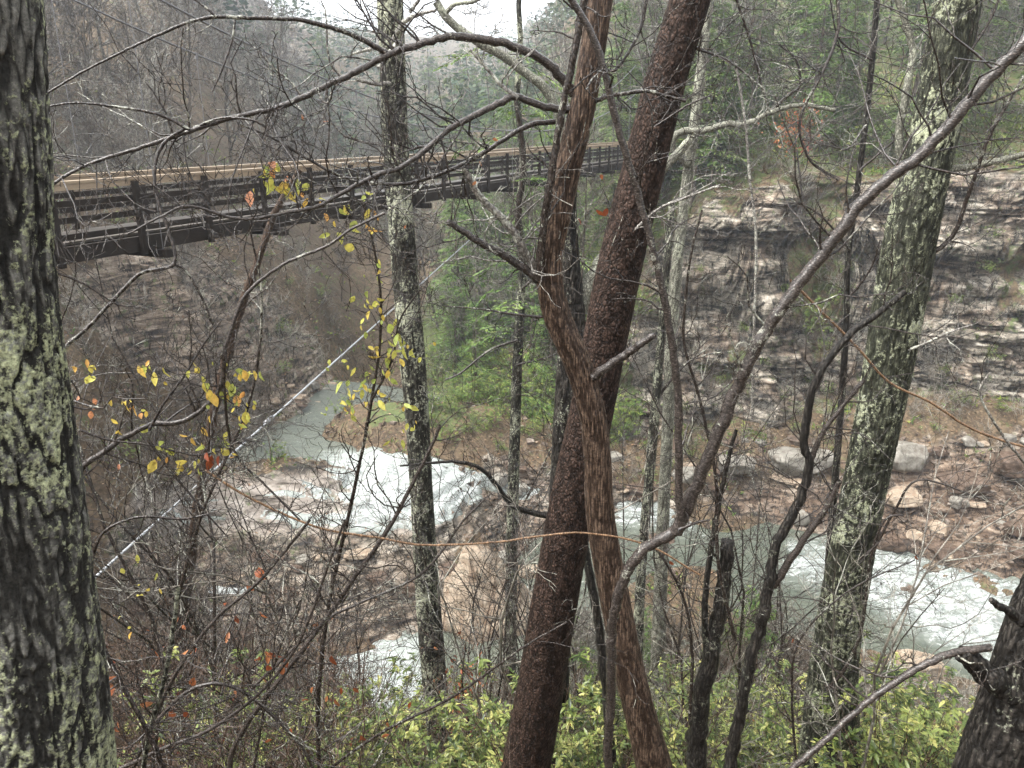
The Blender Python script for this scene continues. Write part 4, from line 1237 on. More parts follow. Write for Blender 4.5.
# 8 the long diagonal sapling and its upright second stem
t8 = thing('sapling', 'grey sapling bent in a long diagonal up to the right corner', 'sapling', P(608, 800, 3.4))
branch(t8, 'smooth_bark', tr((608, 800), (608, 740), (611, 690), (611, 640), (616, 605), (626, 575), (640, 553), (660, 540), (680, 528), w0=9, w1=12), 3.4, 3.2, 'stem', seed=21)
branch(t8, 'smooth_bark', tr((676, 533), (690, 500), (702, 472), (722, 425), (745, 370), (770, 325), (810, 270), (870, 195), (925, 150), (975, 95), (1024, 42), (1060, 5), w0=13, w1=12), 3.2, 3.0, 'stem', tw=12, twL=0.4, twmat='twig', seed=22, sides=12)
branch(t8, 'smooth_bark', tr((682, 528), (679, 490), (678, 400), (670, 330), (658, 270), (640, 200), (615, 115), (600, 55), (585, 22), (565, -10), w0=8, w1=7), 3.15, 3.0, 'stem', tw=7, twL=0.3, twmat='twig', seed=23)
branch(t8, 'twig', tr((678, 530), (695, 523), (710, 520), w0=4, w1=2), 3.1, 3.1, tw=2, twL=0.2)
# 9 forked sapling right of the middle
t9 = thing('sapling', 'dark forked sapling standing just left of the thick lichened trunk', 'sapling', P(726, 800, 4.5))
branch(t9, 'dark_bark', tr((722, 810), (730, 768), (746, 680), (764, 612), (770, 580), (776, 545), (800, 500), (809, 465), (804, 445), (806, 420), (816, 380), (846, 338), (876, 315), (905, 292), w0=13, w1=6), 4.5, 4.5, 'stem', tw=16, twL=0.45, twmat='twig', seed=24, sides=10)
branch(t9, 'smooth_bark', tr((774, 585), (800, 545), (828, 505), (840, 480), w0=8, w1=5), 4.5, 4.4, 'stem', tw=6, twL=0.35, twmat='twig')
branch(t9, 'smooth_bark', tr((808, 468), (822, 434), (838, 412), (864, 380), w0=6, w1=4), 4.5, 4.4, tw=6, twL=0.3, twmat='twig')
# 10 twin stems
t10 = thing('hardwood_tree', 'dark twin stems with a snapped top, right of the crooked trunk', 'tree', P(698, 800, 5.5))
branch(t10, 'dark_bark', tr((694, 820), (697, 760), (700, 705), (712, 650), (722, 600), (728, 540), w0=22, w1=13), 5.5, 5.5, 'stem', cap=True, sides=14, tw=4, twL=0.4, twmat='twig', seed=25)
branch(t10, 'dark_bark', tr((712, 660), (706, 640), (706, 590), (716, 520), (726, 470), (736, 430), w0=8, w1=4), 5.5, 5.4, 'stem', tw=10, twL=0.45, twmat='twig')
branch(t10, 'twig', tr((690, 720), (692, 650), (684, 600), (664, 560), (640, 530), w0=4, w1=2), 5.4, 5.3, tw=10, twL=0.4)
# 11-15 slimmer trunks between here and the water
t11 = trunk_tree('hardwood_tree', 'thin dark trunk beside the pointed tan boulder', 'tree', 'spotted_bark',
                 [(523, 265, 8), (519, 330, 10), (516, 400, 11), (513, 500, 12), (511, 600, 12), (510, 660, 13), (510, 700, 14)], 12.5, 12.5, 28, 160, 0.006, (50, 9), 73)
for q in (tr((518, 340), (490, 350), (462, 372), (445, 380), w0=3, w1=1.5), tr((517, 365), (545, 358), (560, 352), w0=3, w1=1.5), tr((521, 290), (540, 270), (552, 240), w0=3, w1=1.5), tr((523, 270), (518, 220), (524, 160), (516, 100), w0=7, w1=4)):
    branch(t11, 'twig', q, 12.4, 12.2, tw=10, twL=0.7, seed=26)
def hemlock_sprays(root, trunk_pts, Y, n, rg, L=(.8, 2.0)):
    bm_, lf_ = MB(), MB()
    tp = catmull(np.array(trunk_pts, float), 60)
    PO, DI, NO, LL, TI = [], [], [], [], []
    for _ in range(n):
        q = tp[rg.integers(0, 60)]
        a = rg.uniform(0, 6.28)
        d = np.array([math.cos(a), math.sin(a), rg.uniform(-.1, .3)])
        l = rg.uniform(*L)
        pts = [P(q[0], q[1], Y)]
        for _ in range(7):
            d = unit(d + rg.normal(size=3) * .12 + [0, 0, -.1])
            pts.append(pts[-1] + d * l / 7)
        pts = np.array(pts)
        bm_.tube(pts, .008 * np.linspace(1, .25, 8), 4)
        c_ = rg.uniform(0, 1)
        for _ in range(int(90 * l)):
            f = rg.uniform(.15, 1) * 7
            k = min(int(f), 6)
            tg = unit(pts[k + 1] - pts[k])
            sd_ = unit(np.cross(tg, [0, 0, 1])) * rg.choice([-1, 1])
            o_ = rg.uniform(0, .3) * l * (1.1 - f / 8)
            PO.append(pts[k] + (pts[k + 1] - pts[k]) * (f - k) + sd_ * o_ + tg * o_ * .5 - [0, 0, .15 * o_])
            DI.append(tg * .6 + sd_ * rg.uniform(.3, 1) + [0, 0, -.15])
            NO.append(rg.normal(size=3) * .4 + [0, 0, 1])
            LL.append(rg.uniform(.05, .11))
            TI.append(np.clip(.3 + .4 * c_ + rg.normal() * .2, 0, 1))
    LL = np.array(LL)
    lf_.quads(PO, DI, NO, LL, LL * .3, np.array(TI))
    b_ = bm_.build('branches', M['twig'], root)
    lf_.build('foliage', M['needle'], root)
hemlock_sprays(t11, [(523, 270), (518, 220), (524, 160), (516, 100), (520, 60), (518, 40)], 12.5, 20, np.random.default_rng(71), (.6, 1.7))
hemlock_sprays(t11, [(523, 270), (519, 330), (516, 400)], 12.5, 9, np.random.default_rng(72), (.6, 1.3))
branch(t11, 'spotted_bark', tr((524, 268), (519, 220), (523, 160), (517, 100), (520, 40), (518, -20), w0=8, w1=5), 12.5, 12.5, 'leader', sides=12)
t12 = trunk_tree('hardwood_tree', 'thin lichened trunk in front of the middle white water', 'tree', 'spotted_bark',
                 [(672, 200, 7), (664, 300, 8), (656, 400, 10), (650, 470, 10), (642, 560, 10), (638, 640, 11), (636, 690, 12)], 12.5, 12.5, 28, 160, 0.006, (50, 9), 83)
branch(t12, 'twig', tr((656, 400), (680, 370), (705, 350), w0=3, w1=1.5), 12.5, 12.5, tw=10, twL=0.8)
t13 = thing('dead_pole', 'dark dead pole leaning between the crooked trunk and the dark trunk', 'dead tree', P(608, 720, 6.2))
branch(t13, 'dark_bark', tr((612, 760), (606, 690), (596, 610), (586, 555), (578, 500), w0=10, w1=8), 6.2, 6.3, 'stem', seed=27)
t14 = trunk_tree('hardwood_tree', 'pale lichen covered slim trunk right of the leaning pine', 'tree', 'pale_bark',
                 [(712, -40, 9), (704, 40, 10), (696, 110, 11), (687, 180, 11), (678, 255, 12), (672, 330, 12), (668, 420, 12), (664, 500, 13), (660, 600, 14), (657, 680, 15)], 13.0, 13.0, 28, 220, 0.005, (50, 9), 93)
branch(t14, 'pale_bark', tr((688, 165), (672, 145), (680, 132), (705, 130), (727, 124), (747, 124), (771, 112), (801, 105), (835, 110), w0=8, w1=4), 12.9, 12.2, 'limb', tw=14, twL=0.8, twmat='pale_twig', lvl=2, kids=(2, 3), seed=28)
branch(t14, 'twig', tr((770, 112), (788, 95), (800, 85), (796, 60), (780, 45), w0=4, w1=2), 12.5, 12.2, tw=10, twL=0.7)
t15 = trunk_tree('sapling', 'thin dark upright sapling left of the thick lichened trunk top', 'sapling', 'dark_bark',
                 [(880, -30, 6), (873, 50, 6), (866, 120, 6), (857, 190, 6), (848, 260, 6), (846, 330, 7), (840, 420, 7), (832, 520, 8), (824, 640, 9)], 9.5, 9.5, 16, 120, 0.003, (80, 9), 103)
for q in (tr((866, 125), (845, 150), (820, 130), w0=2.5, w1=1.2), tr((860, 170), (895, 140), (915, 125), w0=2.5, w1=1.2), tr((850, 250), (820, 215), (790, 200), w0=2.5, w1=1.2), tr((847, 300), (870, 270), (880, 240), w0=2.5, w1=1.2), tr((872, 60), (840, 40), (830, 0), w0=2.5, w1=1.2)):
    branch(t15, 'twig', q, 9.4, 9.2, tw=8, twL=0.6)
t16 = thing('sapling', 'thin brown sapling close beside the nearest thick trunk', 'sapling', P(86, 700, 2.9))
branch(t16, 'tan_twig', tr((42, 170), (48, 240), (53, 300), (57, 355), (62, 420), (68, 480), (76, 560), (84, 660), (88, 760), w0=6, w1=7), 2.9, 2.8, 'stem', tw=8, twL=0.25, twmat='twig', seed=29)
t17 = thing('hardwood_tree', 'brown slanting pole trunk below the bridge on the left', 'tree', P(190, 560, 11))
branch(t17, 'ridged_bark', tr((300, 170), (276, 210), (262, 250), (244, 300), (230, 345), (212, 420), (196, 520), (180, 640), w0=6, w1=11), 11.0, 11.0, 'stem', tw=8, twL=0.6, twmat='twig', seed=30)
t18 = thing('hardwood_tree', 'pale crooked limb tree reaching into the sky gap at the top', 'tree', P(560, 420, 10))
branch(t18, 'pale_bark', tr((436, 2), (450, 22), (475, 40), (500, 55), (525, 72), (552, 100), (566, 160), (556, 215), (553, 262), (566, 330), (585, 400), (599, 480), (610, 580), w0=8, w1=11), 10, 10.5, 'stem', tw=12, twL=0.9, twmat='twig', lvl=2, kids=(3, 3), seed=31)
branch(t18, 'pale_bark', tr((446, 12), (456, 4), (472, 2), (486, -4), w0=5, w1=3), 9.9, 9.8, 'limb', tw=5, twL=0.5, twmat='twig')

# ---- saplings with traced canes in the lower left thicket
t19 = thing('sapling', 'bent brown sapling carrying yellow autumn leaves, left of the middle', 'sapling', P(66, 500, 3.0))
b19, p19, _ = branch(t19, 'smooth_bark', tr((52, 640), (58, 540), (76, 477), (102, 453), (146, 426), (183, 421), (210, 402), (222, 382), (225, 352), (234, 321), (248, 292), (284, 264), (325, 247), (350, 230), (385, 213), w0=7, w1=2.5), 3.0, 3.4, 'stem', tw=22, twL=0.26, twmat='twig', seed=32)
branch(t19, 'twig', tr((149, 430), (165, 402), (185, 375), (203, 345), (222, 320), w0=3, w1=1.5), 3.1, 3.2, tw=8, twL=0.2)
branch(t19, 'twig', tr((223, 355), (228, 430), (240, 460), (262, 482), (300, 520), w0=3, w1=2), 3.2, 3.2, tw=8, twL=0.2)
branch(t19, 'twig', tr((148, 440), (170, 470), (195, 500), (230, 540), w0=3, w1=1.5), 3.1, 3.1, tw=8, twL=0.2)
branch(t19, 'twig', tr((80, 430), (110, 440), (150, 445), (200, 455), (245, 440), (262, 442), w0=2.5, w1=1.5), 3.1, 3.2, tw=8, twL=0.2)

def hang_leaves(root, spots, Y, mat, rg, n=(1, 3), L=(0.035, 0.06), spread=7, tint=(0, 1), name='leaves', label=None):
    mb = MB()
    tw = MB()
    for px, py in spots:
        k = rg.integers(n[0], n[1] + 1)
        for _ in range(k):
            c = P(px + rg.normal() * spread, py + rg.normal() * spread, Y + rg.normal() * 0.06)
            d = np.array([rg.normal() * 0.6, rg.normal() * 0.6, -1 + rg.normal() * 0.5])
            l = rg.uniform(*L) * rg.choice([.6, .8, 1, 1.1])
            mb.leaves(c, d, np.array([rg.normal() * 0.7, -1, rg.normal() * 0.7 + 0.2]), l, l * rg.uniform(.35, .72), rg.uniform(*tint), rg.uniform(.1, .7), rg.uniform(-.3, .8))
            tw.tube([c, c + np.array([rg.normal() * 0.02, 0, 0.03]), c + np.array([rg.normal() * 0.03, 0, 0.07])], 0.0009, 3)
    o = mb.build(name, M[mat], root)
    if label: o['label'] = label
    tw.build('leaf_stalks', M['twig'], o)
    return o
rg = np.random.default_rng(5)
hang_leaves(t19, [(150, 367), (165, 373), (195, 365), (205, 376), (209, 395), (211, 410), (207, 385), (225, 372), (245, 371), (255, 376), (90, 374), (84, 371), (240, 405), (246, 416), (232, 390), (250, 400), (128, 410), (136, 414), (110, 424), (122, 402), (150, 455), (180, 451), (195, 457), (226, 456), (190, 437), (218, 430), (176, 462), (200, 470), (168, 452), (234, 398), (222, 440), (186, 445)],
            3.15, 'yellow_leaf', rg, (2, 4), spread=6, tint=(0.1, 0.8))
hang_leaves(t19, [(206, 452), (218, 458), (211, 455)], 3.0, 'red_leaf', rg, (1, 1), (0.06, 0.075), 2, (0, 0.35), 'dead_leaf', 'curled dark red dead leaf')
hang_leaves(t19, [(83, 400), (92, 403), (88, 410), (95, 396), (118, 465), (154, 462), (120, 390)], 3.1, 'yellow_leaf', rg, (1, 1), (.03, .045), 3, (0.85, 1))
t20 = thing('sapling', 'slim sapling hung with yellow green leaves in front of the spotted trunk', 'sapling', P(330, 800, 4.2))
branch(t20, 'twig', tr((322, 820), (318, 700), (330, 600), (352, 500), (368, 420), (380, 340), (378, 270), (362, 200), w0=5, w1=2), 4.4, 4.0, 'stem', tw=26, twL=0.35, seed=33)
branch(t20, 'twig', tr((372, 400), (392, 360), (400, 320), (420, 290), w0=2.5, w1=1.5), 4.1, 4.0, tw=8, twL=0.2)
hang_leaves(t20, [(372, 268), (376, 265), (366, 298), (378, 306), (372, 302), (364, 328), (384, 322), (398, 330), (404, 342), (386, 342), (372, 345), (396, 357), (386, 366), (380, 352), (350, 367), (357, 370), (364, 372), (345, 390), (352, 386), (366, 384), (372, 383), (378, 390), (398, 345), (340, 402), (350, 400), (361, 398), (336, 410), (350, 408), (402, 404), (396, 408), (412, 428), (408, 436), (428, 348), (384, 380), (342, 378), (400, 336)],
            4.0, 'yellow_leaf', rg, (2, 4), (.035, .065), spread=6, tint=(0.0, 0.65))
hang_leaves(t20, [(347, 205), (352, 212), (340, 212), (352, 226), (362, 222), (372, 205), (366, 200), (358, 195), (320, 195), (326, 212), (334, 218), (328, 232), (345, 240), (374, 212)], 3.9, 'yellow_leaf', rg, (1, 2), (.05, .075), spread=4, tint=(0.1, 0.8))
hang_leaves(t20, [(262, 170), (268, 180), (256, 188), (270, 165), (282, 172), (290, 178), (298, 182), (286, 190), (302, 192), (276, 160), (266, 176)], 3.7, 'yellow_leaf', rg, (2, 3), (.05, .075), spread=4, tint=(0.0, 1.0))
hang_leaves(t20, [(305, 118), (327, 120), (434, 160), (476, 162), (490, 138), (478, 184), (408, 228)], 3.8, 'red_leaf', rg, (1, 1), (.03, .04), spread=2, tint=(0.7, 1))
def cane(label, paths, Y, mats='twig', tw=10, twL=0.35, name='sapling'):
    root = thing(name, label, 'sapling', P(paths[0][0][0], paths[0][0][1], Y))
    for k, q in enumerate(paths):
        branch(root, mats, q, Y, Y - 0.1 + 0.2 * k, 'stem' if k == 0 else 'branch', tw=tw, twL=twL, twmat='twig', seed=34 + k)
    return root
cane('long dark cane rising rightward from the lower left thicket to the slab', [tr((226, 790), (240, 735), (310, 640), (348, 587), (387, 531), (404, 500), (432, 445), (440, 425), w0=6, w1=3), tr((250, 690), (320, 625), (355, 605), (408, 582), (435, 560), (463, 521), (484, 500), w0=3.5, w1=2)], 3.6, 'smooth_bark', 16)
cane('thin arched twig stem crossing low in front of the spotted trunk', [tr((315, 790), (331, 768), (386, 730), (449, 699), (500, 664), (525, 646), (567, 622), w0=3.5, w1=2)], 3.3, 'twig', 4)
cane('tan whippy stem stretched level across the middle trunks', [tr((205, 470), (254, 500), (320, 528), (380, 538), (425, 545), (498, 542), (533, 537), (585, 533), (647, 545), (700, 575), w0=2.5, w1=2)], 3.5, 'tan_twig', 3)
cane('dark stem slanting down beside the nearest trunk foot', [tr((92, 620), (115, 671), (143, 723), (164, 768), (176, 800), w0=4, w1=5), tr((92, 557), (105, 531), (140, 517), (181, 519), (209, 514), w0=3.5, w1=2)], 2.7, 'twig', 8, 0.25)
cane('lichened upright stub stem in the lower left thicket', [tr((140, 790), (148, 740), (164, 680), (172, 640), (178, 588), w0=5, w1=4.5)], 3.0, 'spotted_bark', 6, 0.25)
cane('dark cane leaning rightward low beside the nearest trunk', [tr((125, 790), (133, 768), (175, 675), (215, 620), (260, 580), (310, 520), w0=4.5, w1=3), tr((140, 740), (190, 690), (240, 690), (300, 745), (320, 790), w0=4, w1=3)], 3.2, 'smooth_bark', 12)
cane('brown cane running low across the lower left corner', [tr((108, 775), (164, 748), (209, 730), (260, 692), (300, 640), (330, 560), (345, 520), w0=4.5, w1=2.5)], 3.1, 'smooth_bark', 12)
cane('thin bare stem rising left of the bridge leaves', [tr((150, 790), (170, 640), (200, 520), (250, 400), (262, 300), (250, 230), w0=4, w1=2)], 3.9, 'twig', 12)
cane('arching brown twig crossing the ledges right of the thick trunk', [tr((790, 280), (855, 345), (889, 382), (930, 402), (974, 430), (1040, 452), w0=2.5, w1=2.5)], 5.5, 'tan_twig', 3)
cane('pale thin twig stem hanging before the right ledges', [tr((1040, 480), (1006, 440), (980, 395), (990, 372), w0=3, w1=2)], 5.0, 'pale_twig', 4)
cane('thin pale upright stem before the overhanging rock', [tr((752, 420), (754, 330), (756, 240), (750, 180), (745, 120), (735, 60), w0=3, w1=2.5)], 11, 'pale_twig', 8, 0.6)
cane('curved dark stem before the cliff beside the diagonal sapling', [tr((735, 640), (718, 560), (716, 480), (700, 400), (684, 340), (690, 260), (702, 210), w0=4, w1=2)], 5.2, 'twig', 14)
cane('long dark twig stem dropping from the top between pine and thick trunk', [tr((836, -20), (838, 30), (824, 70), (800, 120), (810, 160), (838, 180), w0=4, w1=2), tr((733, -10), (750, 40), (763, 90), (770, 112), w0=3, w1=2)], 6.0, 'twig', 14, 0.45)

# ------------------------------------------------------------------ plant prototypes
def mk_bare_tree(H, rg, mat, kids=(5, 7, 24), rmin=0.014, label='', lean=0.05):
    root = thing('bare_tree', label, 'tree')
    mb = MB()
    tp = MB()
    # trunk
    n = 12
    pts = [np.array([0, 0, -0.4])]
    d = unit(np.array([rg.normal() * lean, rg.normal() * lean, 1]))
    for _ in range(n - 1):
        d = unit(d + rg.normal(size=3) * 0.07 + np.array([0, 0, 0.05]))
        pts.append(pts[-1] + d * H / (n - 1))
    pts = np.array(pts)
    rad = 0.011 * H * np.linspace(1.1, 0.18, n)
    mb.tube(pts, rad, 7)
    mb.build('trunk', M[mat], root)
    for _ in range(kids[2]):
        t = rg.uniform(0.25, 0.98)
        k = min(int(t * (n - 1)), n - 2)
        a = rg.uniform(0, 2 * math.pi)
        an = R(rg.uniform(30, 70))
        dd = np.array([math.cos(a) * math.sin(an), math.sin(a) * math.sin(an), math.cos(an)])
        grow(tp, pts[k], dd, H * 0.36 * rg.uniform(.6, 1.2) * (1.25 - 0.75 * t), rad[k] * 0.55, 2, rg, kids[:2], 0.5, 0.24, 0.08, (25, 65), rmin, None, None, 3, 6)
    tp.build('branches', M[mat], root)
    return root

def mk_conifer(H, rg, mat, label, spray=0.34, dens=1.0, droop=-0.18, spread=0.28):
    root = thing('evergreen_tree', label, 'tree')
    mb = MB()
    n = 10
    pts = np.stack([rg.normal(size=n).cumsum() * 0.04, rg.normal(size=n).cumsum() * 0.04, np.linspace(-0.4, H, n)], -1)
    mb.tube(pts, 0.014 * H * np.linspace(1, 0.1, n), 7)
    bm = MB()
    lf = MB()
    PO, DI, NO, LL, WW, TI = [], [], [], [], [], []
    nb = int(H * 5.2 * dens)
    for k in range(nb):
        t = rg.uniform(0.12, 0.99)
        a = rg.uniform(0, 2 * math.pi)
        L = H * spread * (1.12 - t) ** 0.8 * rg.uniform(.5, 1.15)
        s = np.array([np.interp(t, np.linspace(0, 1, n), pts[:, q]) for q in range(3)])
        d = np.array([math.cos(a), math.sin(a), rg.uniform(0.0, 0.35)])
        m = 6
        bp_ = [s]
        for q in range(m - 1):
            d = unit(d + np.array([rg.normal() * .12, rg.normal() * .12, droop * 0.7]))
            bp_.append(bp_[-1] + d * L / (m - 1))
        bp_ = np.array(bp_)
        bm.tube(bp_, np.maximum(0.018 * L * np.linspace(1, .3, m), 0.008), 3)
        ns = int(62 * dens * L / 1.5) + 14
        clump = rg.uniform(0, 1)
        for q in range(ns):
            f = rg.uniform(0.15, 1.0) ** 0.8 * (m - 1)
            kk = min(int(f), m - 2)
            c = bp_[kk] + (bp_[kk + 1] - bp_[kk]) * (f - kk)
            tg = unit(bp_[kk + 1] - bp_[kk])
            sd_ = unit(np.cross(tg, [0, 0, 1])) * rg.choice([-1, 1])
            off = rg.uniform(0, 0.28) * L * (1.05 - 0.6 * f / (m - 1))
            dd = unit(tg * 0.7 + sd_ * rg.uniform(.4, 1.2) + np.array([0, 0, rg.normal() * 0.25 - 0.12]))
            PO.append(c + sd_ * off + np.array([0, 0, rg.normal() * 0.05 - 0.2 * off]))
            DI.append(dd)
            NO.append(np.array([rg.normal() * .5, rg.normal() * .5, 1]))
            l = spray * rg.uniform(.5, 1.2)
            LL.append(l)
            WW.append(l * rg.uniform(.16, .34))
            TI.append(np.clip(0.25 + 0.4 * clump + rg.normal() * 0.2, 0, 1))
    lf.quads(PO, DI, NO, np.array(LL), np.array(WW), np.array(TI))
    mb.build('trunk', M['far_bark_b'], root)
    bm.build('branches', M['far_bark_b'], root)
    lf.build('foliage', M[mat], root)
    return root

def mk_bush(rg, h, wd, mat, label, nst=16, leafL=0.085, nl=11, name='evergreen_shrub', density=1.0, ratio=0.34):
    """stems ending in rosettes of narrow leaves"""
    root = thing(name, label, 'shrub')
    st = MB()
    tips = []
    for _ in range(nst):
        a = rg.uniform(0, 2 * math.pi)
        s = np.array([math.cos(a), math.sin(a), 0]) * rg.uniform(0, .25 * wd)
        grow(st, s - np.array([0, 0, .15]), np.array([math.cos(a) * .5, math.sin(a) * .5, 1.0]), h * rg.uniform(.5, .95), 0.007, 2, rg, (3, 3), 0.42, 0.2, 0.12, (25, 60), 0.0022, None, tips, 4, 6)
    lf = MB()
    PO, DI, NO, LL, TI = [], [], [], [], []
    for p_, d_ in tips:
        tt = rg.uniform(0, 1)
        for _ in range(int(nl * density * rg.uniform(.6, 1.2))):
            a = rg.uniform(0, 2 * math.pi)
            e = rg.uniform(-0.35, 0.8)
            dd = np.array([math.cos(a), math.sin(a), e])
            PO.append(p_ - d_ * rg.uniform(0, .10))
            DI.append(dd)
            NO.append(np.array([rg.normal() * .25, rg.normal() * .25, 1.0]))
            LL.append(leafL * rg.uniform(.4, 1.2))
            TI.append(np.clip(tt * .75 + rg.uniform(-.1, .4), 0, 1))
    LL = np.array(LL)
    lf.leaves(PO, DI, NO, LL, LL * ratio, np.array(TI), 0.25, 0.28)
    st.build('stems', M['shrub_twig'], root)
    lf.build('leaves', M[mat], root)
    return root

def mk_twig_shrub(rg, h, label, n=14, mat='shrub_twig', kids=(4, 5), rmin=0.0022, name='bare_shrub', leaves=0):
    root = thing(name, label, 'shrub')
    st = MB()
    tips = []
    for _ in range(n):
        a = rg.uniform(0, 2 * math.pi)
        s = np.array([math.cos(a), math.sin(a), 0]) * rg.uniform(0, .2)
        grow(st, s - np.array([0, 0, .15]), np.array([math.cos(a) * .55, math.sin(a) * .55, 1.0]), h * rg.uniform(.5, 1.1), 0.008, 2, rg, kids, 0.5, 0.2, 0.02, (20, 65), rmin, None, tips, 4, 8)
    st.build('stems', M[mat], root)
    if leaves:
        lf = MB()
        idx = rg.choice(len(tips), min(leaves, len(tips)), False)
        po = np.array([tips[q][0] for q in idx])
        n_ = len(po)
        lf.leaves(po, rg.normal(size=(n_, 3)) * [1, 1, .6] - [0, 0, .6], rg.normal(size=(n_, 3)), rg.uniform(.03, .06, n_), rg.uniform(.02, .035, n_), rg.uniform(0, 1, n_), .3, .3)
        lf.build('leaves', M['red_leaf'], root)
    return root

rg = np.random.default_rng(101)
G_L = 'leafless trees on the hillside left of the gorge'
G_R = 'leafless trees on the bank across the river'
G_E = 'evergreens on the bank across the river'
L_LEFT = 'leafless grey tree standing on the hazy slope behind the bridge'
L_RIGHT = 'leafless tree standing among evergreens across the river'
L_EV = 'soft green evergreen standing across the river above the cliff or bank'
bare = [mk_bare_tree(h, np.random.default_rng(200 + k), m) for k, (h, m) in enumerate([(11, 'far_bark'), (13, 'far_bark_b'), (9, 'far_bark'), (15, 'far_bark'), (7, 'far_bark_b'), (10, 'far_bark_b')])]
con = [mk_conifer(h, np.random.default_rng(300 + k), m, '', sp, de) for k, (h, m, sp, de) in enumerate([(9, 'needle', .26, 1.2), (12, 'needle', .28, 1.1), (6, 'needle', .2, 1.3), (13, 'pine_needle', .34, 1.0), (4, 'needle', .17, 1.3)])]
bush = [mk_bush(np.random.default_rng(400 + k), h, 1.3, m, '', n, l, 10) for k, (h, m, n, l) in enumerate([(1.5, 'laurel', 15, .095), (1.2, 'laurel', 14, .085), (1.8, 'laurel', 14, .10)])]
gbush = [mk_bush(np.random.default_rng(420 + k), h, 1.6, 'bush_leaf', '', 13, .13, 9, ratio=.36) for k, h in enumerate([1.6, 2.2])]
shrub = [mk_twig_shrub(np.random.default_rng(440 + k), h, '', 12, m, kk, leaves=lv) for k, (h, m, kk, lv) in enumerate([(2.0, 'shrub_twig', (4, 5), 6), (2.6, 'twig', (4, 5), 0), (1.6, 'shrub_twig', (5, 5), 10), (2.3, 'far_bark', (4, 5), 0)])]
fshrub = [mk_twig_shrub(np.random.default_rng(470 + k), h, '', 10, m, (4, 5), 0.008) for k, (h, m) in enumerate([(2.2, 'far_bark'), (1.8, 'far_bark_b'), (2.8, 'far_bark')])]
mshrub = [mk_twig_shrub(np.random.default_rng(480 + k), h, '', 10, m, (4, 5), 0.0042, leaves=lv) for k, (h, m, lv) in enumerate([(2.4, 'far_bark', 0), (2.0, 'shrub_twig', 12), (2.8, 'twig', 0)])]
def mk_thin(rg, H, mat, rmin):
    root = thing('bare_sapling', '', 'sapling')
    st = MB()
    for _ in range(rg.integers(1, 4)):
        grow(st, np.array([rg.normal() * .1, rg.normal() * .1, -.3]), np.array([rg.normal() * .22, rg.normal() * .22, 1]), H * rg.uniform(.6, 1.1), 0.0035 * H, 3, rg, (3, 4, 11), 0.36, 0.16, 0.05, (30, 70), rmin, None, None, 5, 9, 0.25)
    st.build('stems', M[mat], root)
    return root
thin = [mk_thin(np.random.default_rng(490 + k), h, m, r_) for k, (h, m, r_) in enumerate([(5, 'twig', .0022), (6.5, 'far_bark', .0026), (4, 'shrub_twig', .0022), (7.5, 'twig', .0028)])]
rustb = mk_twig_shrub(np.random.default_rng(460), 1.3, '', 9, 'shrub_twig', (3, 4), leaves=0)
protos_all = bare + con + bush + gbush + shrub + fshrub + mshrub + thin + [rustb]
first = {p_.name: True for p_ in protos_all}

def put(proto, x, y, label, group, s=1.0, rz=None, dz=0.0, tilt=0.05):
    z = float(gz(x, y)[0]) + dz
    rz = rg.uniform(0, 6.28) if rz is None else rz
    tl = (rg.normal() * tilt, rg.normal() * tilt)
    if first[proto.name]:
        first[proto.name] = False
        proto.location = (x, y, z)
        proto.rotation_euler = (tl[0], tl[1], rz)
        proto.scale = (s, s, s)
        proto['label'], proto['group'] = label, group
        _kids[proto.name] = children_of(proto)
        return proto
    return dup(proto, (x, y, z), rz, s, label, group, tl)

def scatter(n, pxr, Yr, fn, mind=1.2, ok=None, power=1.0):
    """spread n plants over a wedge of ground"""
    done = []
    tries = 0
    while len(done) < n and tries < n * 40:
        tries += 1
        Y = Yr[0] + (Yr[1] - Yr[0]) * rg.uniform() ** power
        u = (rg.uniform(*pxr) - 512) / FPX / CP
        x = u * (Y * 1.0)
        if any((x - a) ** 2 + (Y - b_) ** 2 < mind * mind for a, b_ in done):
            continue
        if ok is not None and not ok(x, Y):
            continue
        done.append((x, Y))
        fn(x, Y)
    return done

def not_rock(x, y):
    z, m = height(np.array([x]), np.array([y]), False)
    wz_ = _tw(np.array([x]), np.array([y]))[0]
    if 22 < y < 48 and z[0] < wz_ + 0.35 and -14 < x < 45:
        return False
    return m['slab'][0] < .2 and m['ledge'][0] < .25 and m['cent'][0] < .4
def plain(x, y):
    z, m = height(np.array([x]), np.array([y]), False)
    return not_rock(x, y) and m['cl'][0] < 0.25 and m['lcliff'][0] < rg.uniform(0.2, 1.2)

# hillside left of the gorge and the gorge floor upstream
scatter(128, (-120, 262), (46, 115), lambda x, y: put(bare[rg.integers(0, 6)], x, y, L_LEFT, G_L, rg.uniform(.65, 1.1)), 1.8, plain)
scatter(42, (280, 470), (62, 150), lambda x, y: put(bare[rg.integers(0, 6)], x, y, L_LEFT, G_L, rg.uniform(.7, 1.1)), 2.0, plain)
scatter(26, (-60, 300), (33, 48), lambda x, y: put(bare[[2, 4, 5][rg.integers(0, 3)]], x, y, L_LEFT, G_L, rg.uniform(.3, .6)), 1.4, plain)
